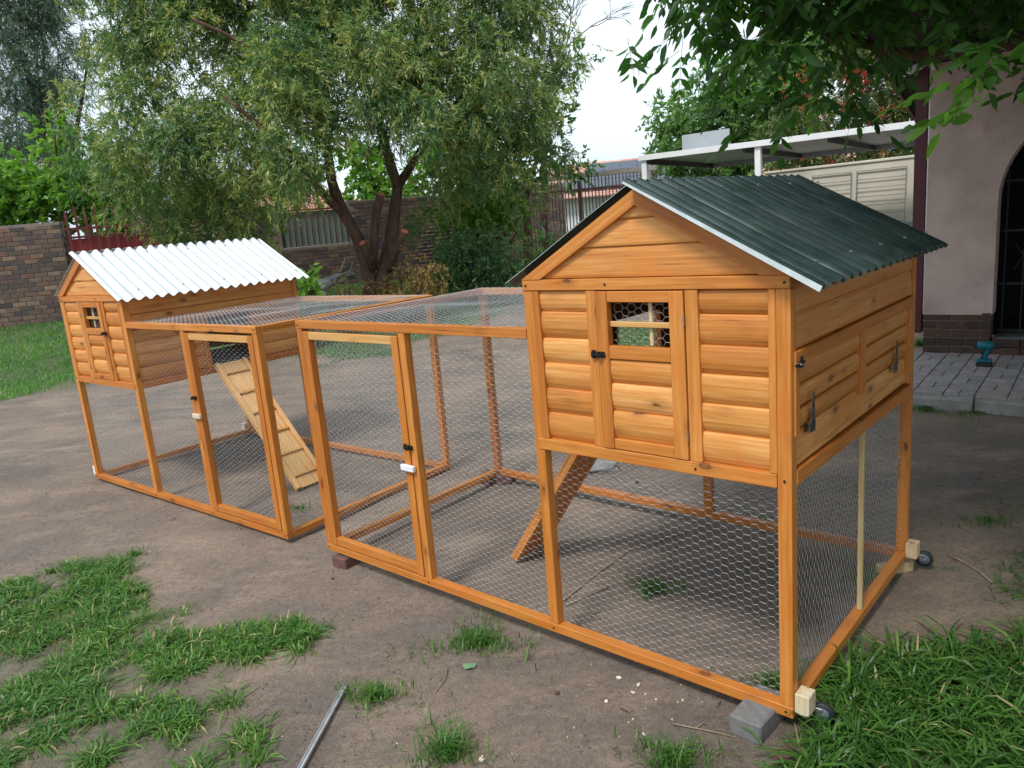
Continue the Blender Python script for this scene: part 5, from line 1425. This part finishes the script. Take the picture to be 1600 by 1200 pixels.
tuft(1020, 925, .045, 260, .08, 'leafy tuft growing inside the near run under the house')
tuft(1213, 1072, .035, 240, .07, 'tuft behind the front corner post of the near coop')
tuft(780, 945, .02, 60, .04, 'tiny tuft under the bottom rail of the near coop')
tuft(465, 795, .05, 120, .04, 'thin tuft inside the far run beside its corner')
tuft(425, 230 + 590, .05, 90, .04, 'sparse tuft behind the far run corner post')
tuft(210, 868, .03, 110, .05, 'small tuft above the left grass patch')
tuft(82, 895, .035, 110, .045, 'low tuft left of the grass mound at the left')
tuft(42, 908, .03, 90, .045, 'leftmost low tuft on the bare soil')
tuft(1050, 1195, .06, 300, .09, 'grass tuft at the bottom edge, left of the paving block')
tuft(1355, 905, .07, 170, .05, 'dry weedy tuft inside the rear corner of the near coop', .2)
tuft(1545, 815, .10, 240, .045, 'weedy patch on the shaded soil at the right edge', .15)
tuft(1450, 640, .10, 420, .06, 'weeds along the kerb beside the coop corner')
tuft(1530, 645, .14, 380, .05, 'weeds along the kerb below the blue drill')
tuft(1437, 540, .06, 240, .12, 'weeds by the maroon pipe foot')
tuft(620, 980 - 95, .02, 30, .03, 'tiny tuft beside the near rail')

# ------------------------------------------------------------------ small things
def brick_thing(name, u, v, dims, rz, mat, label, cat, group=None, z=None, rx=0):
    p = at(u, v); me = chamfer_box(*dims, .005).copy(); me.materials.clear(); me.materials.append(mat)
    o = attach(me, name, mat, None, Matrix.Translation((p.x, p.y, float(H(p.x, p.y)) + dims[2] / 2 - .004)) @ Matrix.Rotation(rz, 4, 'Z') @ Matrix.Rotation(rx, 4, 'X'))
    return tag(o, label, cat, group)
brick_thing('brick', 553, 876, (.20, .10, .062), .95, BRICKRED, 'broken dark red brick propping the left front corner of the near run', 'brick', 'bricks under the coop')
brick_thing('brick', 778, 752, (.21, .10, .066), -.35, BRICKRED, 'dark brick under the rear rail corner of the near run', 'brick', 'bricks under the coop')
brick_thing('paving_block', 1187, 1128, (.105, .20, .068), -.78, CONC, 'grey concrete paving block under the front right corner of the near coop', 'paving block')
brick_thing('wood_block', 1398, 893, (.16, .045, .05), .2, WOODR, 'raw wood offcut under the rear right rail of the near coop', 'wood block')
brick_thing('brick', 1232, 1192, (.09, .045, .05), .5, BRICKRED, 'small brick piece half hidden in the grass at the bottom edge', 'brick', 'bricks under the coop')
p = at(938, 735); o = attach(rock_mesh(.10, 4, .45), 'stone', STONE, None, Matrix.Translation((p.x, p.y, .03))); o.scale = (1.3, .7, 1); tag(o, 'flat grey stone slab lying behind the ramp of the near coop', 'stone')
p = at(130, 655 + 20)
for i, (u, v, r) in enumerate(((155, 677, .012), (870, 1084, .010), (520, 905, .008), (1085, 690, .01), (995, 755, .012))):
    p = at(u, v); o = attach(rock_mesh(r, 70 + i, .7), 'pebble', STONE if i == 0 else BARK, None, Matrix.Translation((p.x, p.y, float(H(p.x, p.y)) + r * .4)))
    tag(o, ('pale pebble on the soil inside the far coop', 'dark clod on the soil below the near rail', 'dark clod beside the near run corner', 'dark clod behind the rear rail of the near coop', 'dark clod under the near coop house')[i], 'pebble')
# metal channel
pa, pb = at(541, 1076), at(468, 1212)
d_ = (pb - pa); L_ = d_.length; yaw_ = math.atan2(d_.y, d_.x)
prof = [(-.008, .0), (.008, 0), (.008, .009), (.0068, .009), (.0068, .0012), (-.0068, .0012), (-.0068, .009), (-.008, .009)]
V = [(x_, yy, zz) for x_ in (0, L_ + .25) for yy, zz in prof]; n = 8
F = [[i, (i + 1) % n, n + (i + 1) % n, n + i] for i in range(n)] + [[7, 6, 5, 0], [5, 4, 1, 0], [4, 3, 2, 1], [8 + k for k in (0, 5, 6, 7)], [8 + k for k in (0, 1, 4, 5)], [8 + k for k in (1, 2, 3, 4)]]
ch = attach(pymesh(V, F), 'metal_channel', ALU, None, Matrix.Translation((pa.x, pa.y, float(H(pa.x, pa.y)) + .010)) @ Matrix.Rotation(yaw_, 4, 'Z') @ Matrix.Rotation(-.01, 4, 'Y'))
tag(ch, 'long thin aluminium channel lying on the soil at the bottom', 'metal strip')
bx(ch, 'dark_slot', (.03, .13), (-.0060, .0060), (.0014, .005), BLACK, .001)
# pale chips and egg-shell like scraps
def chip(u, v, s, i, label):
    p = at(u, v); r0 = random.Random(i)
    pts = [(s * r0.uniform(.5, 1.1) * math.cos(t), s * r0.uniform(.4, .9) * math.sin(t)) for t in np.arange(0, 6.2, 6.283 / 6)]
    n = len(pts); V = [(a_, b_, r0.uniform(0, .003)) for a_, b_ in pts] + [(a_ * .95, b_ * .95, .004 + r0.uniform(0, .003)) for a_, b_ in pts]
    F = [list(range(n))[::-1], list(range(n, 2 * n))] + [[k, (k + 1) % n, n + (k + 1) % n, n + k] for k in range(n)]
    o = attach(pymesh(V, F), 'wood_chip', CHIP, None, Matrix.Translation((p.x, p.y, float(H(p.x, p.y)) + .002)) @ Matrix.Rotation(r0.uniform(0, 6), 4, 'Z') @ Matrix.Rotation(r0.uniform(-.3, .3), 4, 'X'))
    tag(o, label, 'wood chip', 'pale scraps on the soil')
big = [(967, 1061, .011, 'pale scrap nearest the bottom rail, left of a pair'), (998, 1072, .012, 'pale scrap, right of the pair below the rail'), (989, 1084, .010, 'narrow curled scrap just below the pair'), (948, 1098, .011, 'lone pale scrap left below the pair'), (1007, 1150, .011, 'flat pale scrap left of the paving block'), (753, 1187, .014, 'large pale scrap at the bottom edge beside the upright tuft')]
for i, (u, v, s, l) in enumerate(big): chip(u, v, s, i, l)
r0 = random.Random(77)
for i in range(22):
    u, v = r0.uniform(880, 1110), r0.uniform(1030, 1160)
    chip(u, v, r0.uniform(.002, .0045), 100 + i, 'tiny pale crumb among the scraps below the near rail')
# sticks
def stick(pts, r, label, branches=()):
    P3 = [at(u, v) for u, v in pts]; P3 = [Vector((p.x, p.y, float(H(p.x, p.y)) + .006)) for p in P3]
    c = P3[0].copy(); parts = [tube_np([p - c for p in P3], [r * (1 - .5 * i / len(P3)) for i in range(len(P3))], 6, True, .15)]
    for b_ in branches:
        Q = [at(u, v) for u, v in b_]; Q = [Vector((p.x, p.y, float(H(p.x, p.y)) + .008)) - c for p in Q]; parts.append(tube_np(Q, [r * .6] * len(Q), 5))
    V, F = merged(parts); o = attach(pymesh(V, F, True), 'dry_stick', DRY, None, Matrix.Translation(c)); tag(o, label, 'stick', 'dry sticks on the soil')
stick([(1050, 1133), (1085, 1140), (1120, 1147), (1150, 1155)], .003, 'thin dry twig lying left of the paving block', [[(1088, 1140), (1098, 1133), (1104, 1134)]])
stick([(908, 1035), (930, 1050), (950, 1072)], .0018, 'fine curved twig below the near bottom rail')
stick([(700, 1045), (696, 1062), (680, 1085)], .002, 'thin root stalk below the wide tuft')
stick([(1480, 868), (1505, 880), (1530, 895), (1550, 912)], .006, 'dark twig on shaded soil right of the rear caster')
stick([(884, 948), (905, 938), (950, 920)], .005, 'short dark stick on soil inside the near run')
stick([(880, 1000 - 60), (930, 900), (985, 860), (1080, 830)], .004, 'long root line across the soil inside the near run')
stick([(330, 1120 - 5), (380, 1130), (425, 1150)], .0018, 'pale straw lying over the left grass')
stick([(80, 1085), (110, 1092), (130, 1102)], .002, 'pale straw in the grass at the left edge')
# round green leaf by the tuft
p = at(734, 1043); V = [(0, 0, .010)] + [((.025 + .004 * math.sin(5 * t)) * math.cos(t), (.022 + .003 * math.cos(3 * t)) * math.sin(t), .004 + .003 * math.sin(3 * t)) for t in np.linspace(0, 2 * math.pi, 14, endpoint=False)]
o = attach(pymesh(V, [[0, 1 + i, 1 + (i + 1) % 14] for i in range(14)], True), 'fallen_leaf', MINT, None, Matrix.Translation((p.x, p.y, float(H(p.x, p.y)) + .004))); tag(o, 'round pale green leaf lying at the foot of the wide tuft', 'leaf')
# cordless drill on the paving
p = at(1538, 572, z=.113)
dl_ = thing('cordless_drill', (p.x, p.y, .113), HYAW, 'teal and black cordless drill standing upright on the brick paving', 'drill')
bx(dl_, 'battery', (-.062, .058), (-.036, .036), (.0, .036), RUBBER, .008)
bx(dl_, 'battery_mount', (-.052, .050), (-.032, .032), (.0365, .062), TEAL, .008)
beam(dl_, 'handle', (-.006, 0, .058), (.022, 0, .150), .038, .044, TEAL, b=.012)
beam(dl_, 'grip', (-.024, 0, .065), (-.004, 0, .145), .036, .014, RUBBER, b=.005)
RY = Matrix.Rotation(math.pi / 2, 4, 'Y')
V, F = cyl_mesh(.034, .125, 16, bev=.01); attach(pymesh(V, F, True), 'motor_housing', TEAL, dl_, Matrix.Translation((.0, 0, .176)) @ RY)
V, F = cyl_mesh(.031, .02, 16, bev=.006); attach(pymesh(V, F, True), 'rear_cap', RUBBER, dl_, Matrix.Translation((-.068, 0, .176)) @ RY)
V, F = cyl_mesh(.027, .035, 16, r2=.025, bev=.003); attach(pymesh(V, F, True), 'clutch_ring', RUBBER, dl_, Matrix.Translation((.080, 0, .176)) @ RY)
V, F = cyl_mesh(.022, .045, 16, r2=.012, bev=.002); attach(pymesh(V, F, True), 'chuck', RUBBER, dl_, Matrix.Translation((.118, 0, .176)) @ RY)
bx(dl_, 'trigger', (.026, .040), (-.010, .010), (.120, .145), RUBBER, .004)
# rubble by the dark wall
for i, (u, v, r, dd) in enumerate(((492, 452, .12, 11.3), (503, 446, .16, 11.8), (515, 440, .12, 12), (528, 436, .14, 12.2), (500, 460, .10, 11), (545, 430, .12, 12.4))):
    o = attach(rock_mesh(r, 90 + i, .6), 'rubble_stone', STONE, None, Matrix.Translation(at(u, v, dist=dd))); tag(o, ['front left stone of the rubble heap left of the tree', 'largest stone of the rubble heap left of the tree', 'middle stone of the rubble heap left of the tree', 'right stone of the rubble heap left of the tree', 'lowest stone of the rubble heap behind the silver roof', 'last stone of the rubble heap beside the trunk'][i], 'stone', 'rubble heap')
for i, (a_, b_) in enumerate((((532, 425), (556, 405)), ((545, 432), (566, 412)), ((520, 437), (580, 425)))):
    pts = [at(*a_, dist=12.0), at((a_[0] + b_[0]) / 2 - 4, min(a_[1], b_[1]) - 2, dist=12.1), at(*b_, dist=12.2)]
    tag(tube(None, 'cut_branch', pts, [.018, .015, .010], GREY_W, 6), ['curved pale branch arching from the rubble heap', 'second curved pale branch beside the trunk', 'straight pale pole lying on the rubble heap'][i], 'branch', 'cut branches')
for i, (u, v, u2, v2) in enumerate(((845, 372, 838, 345), (848, 372, 846, 352), (862, 372, 860, 345), (864, 372, 872, 352))):
    tag(tube(None, 'dead_stump', [at(u, v, dist=13.2), at((u + u2) / 2 + 2, (v + v2) / 2, dist=13.2), at(u2, v2, dist=13.2)], [.05, .04, .012], GREY_W, 7), ['grey pointed dead stump above the dark bush, left', 'grey stump leaning beside the left one', 'pale upright dead stump before the bar fence', 'short pale stump forking to the right'][i], 'stump', 'dead stumps')
print('OBJECTS', len(bpy.data.objects))
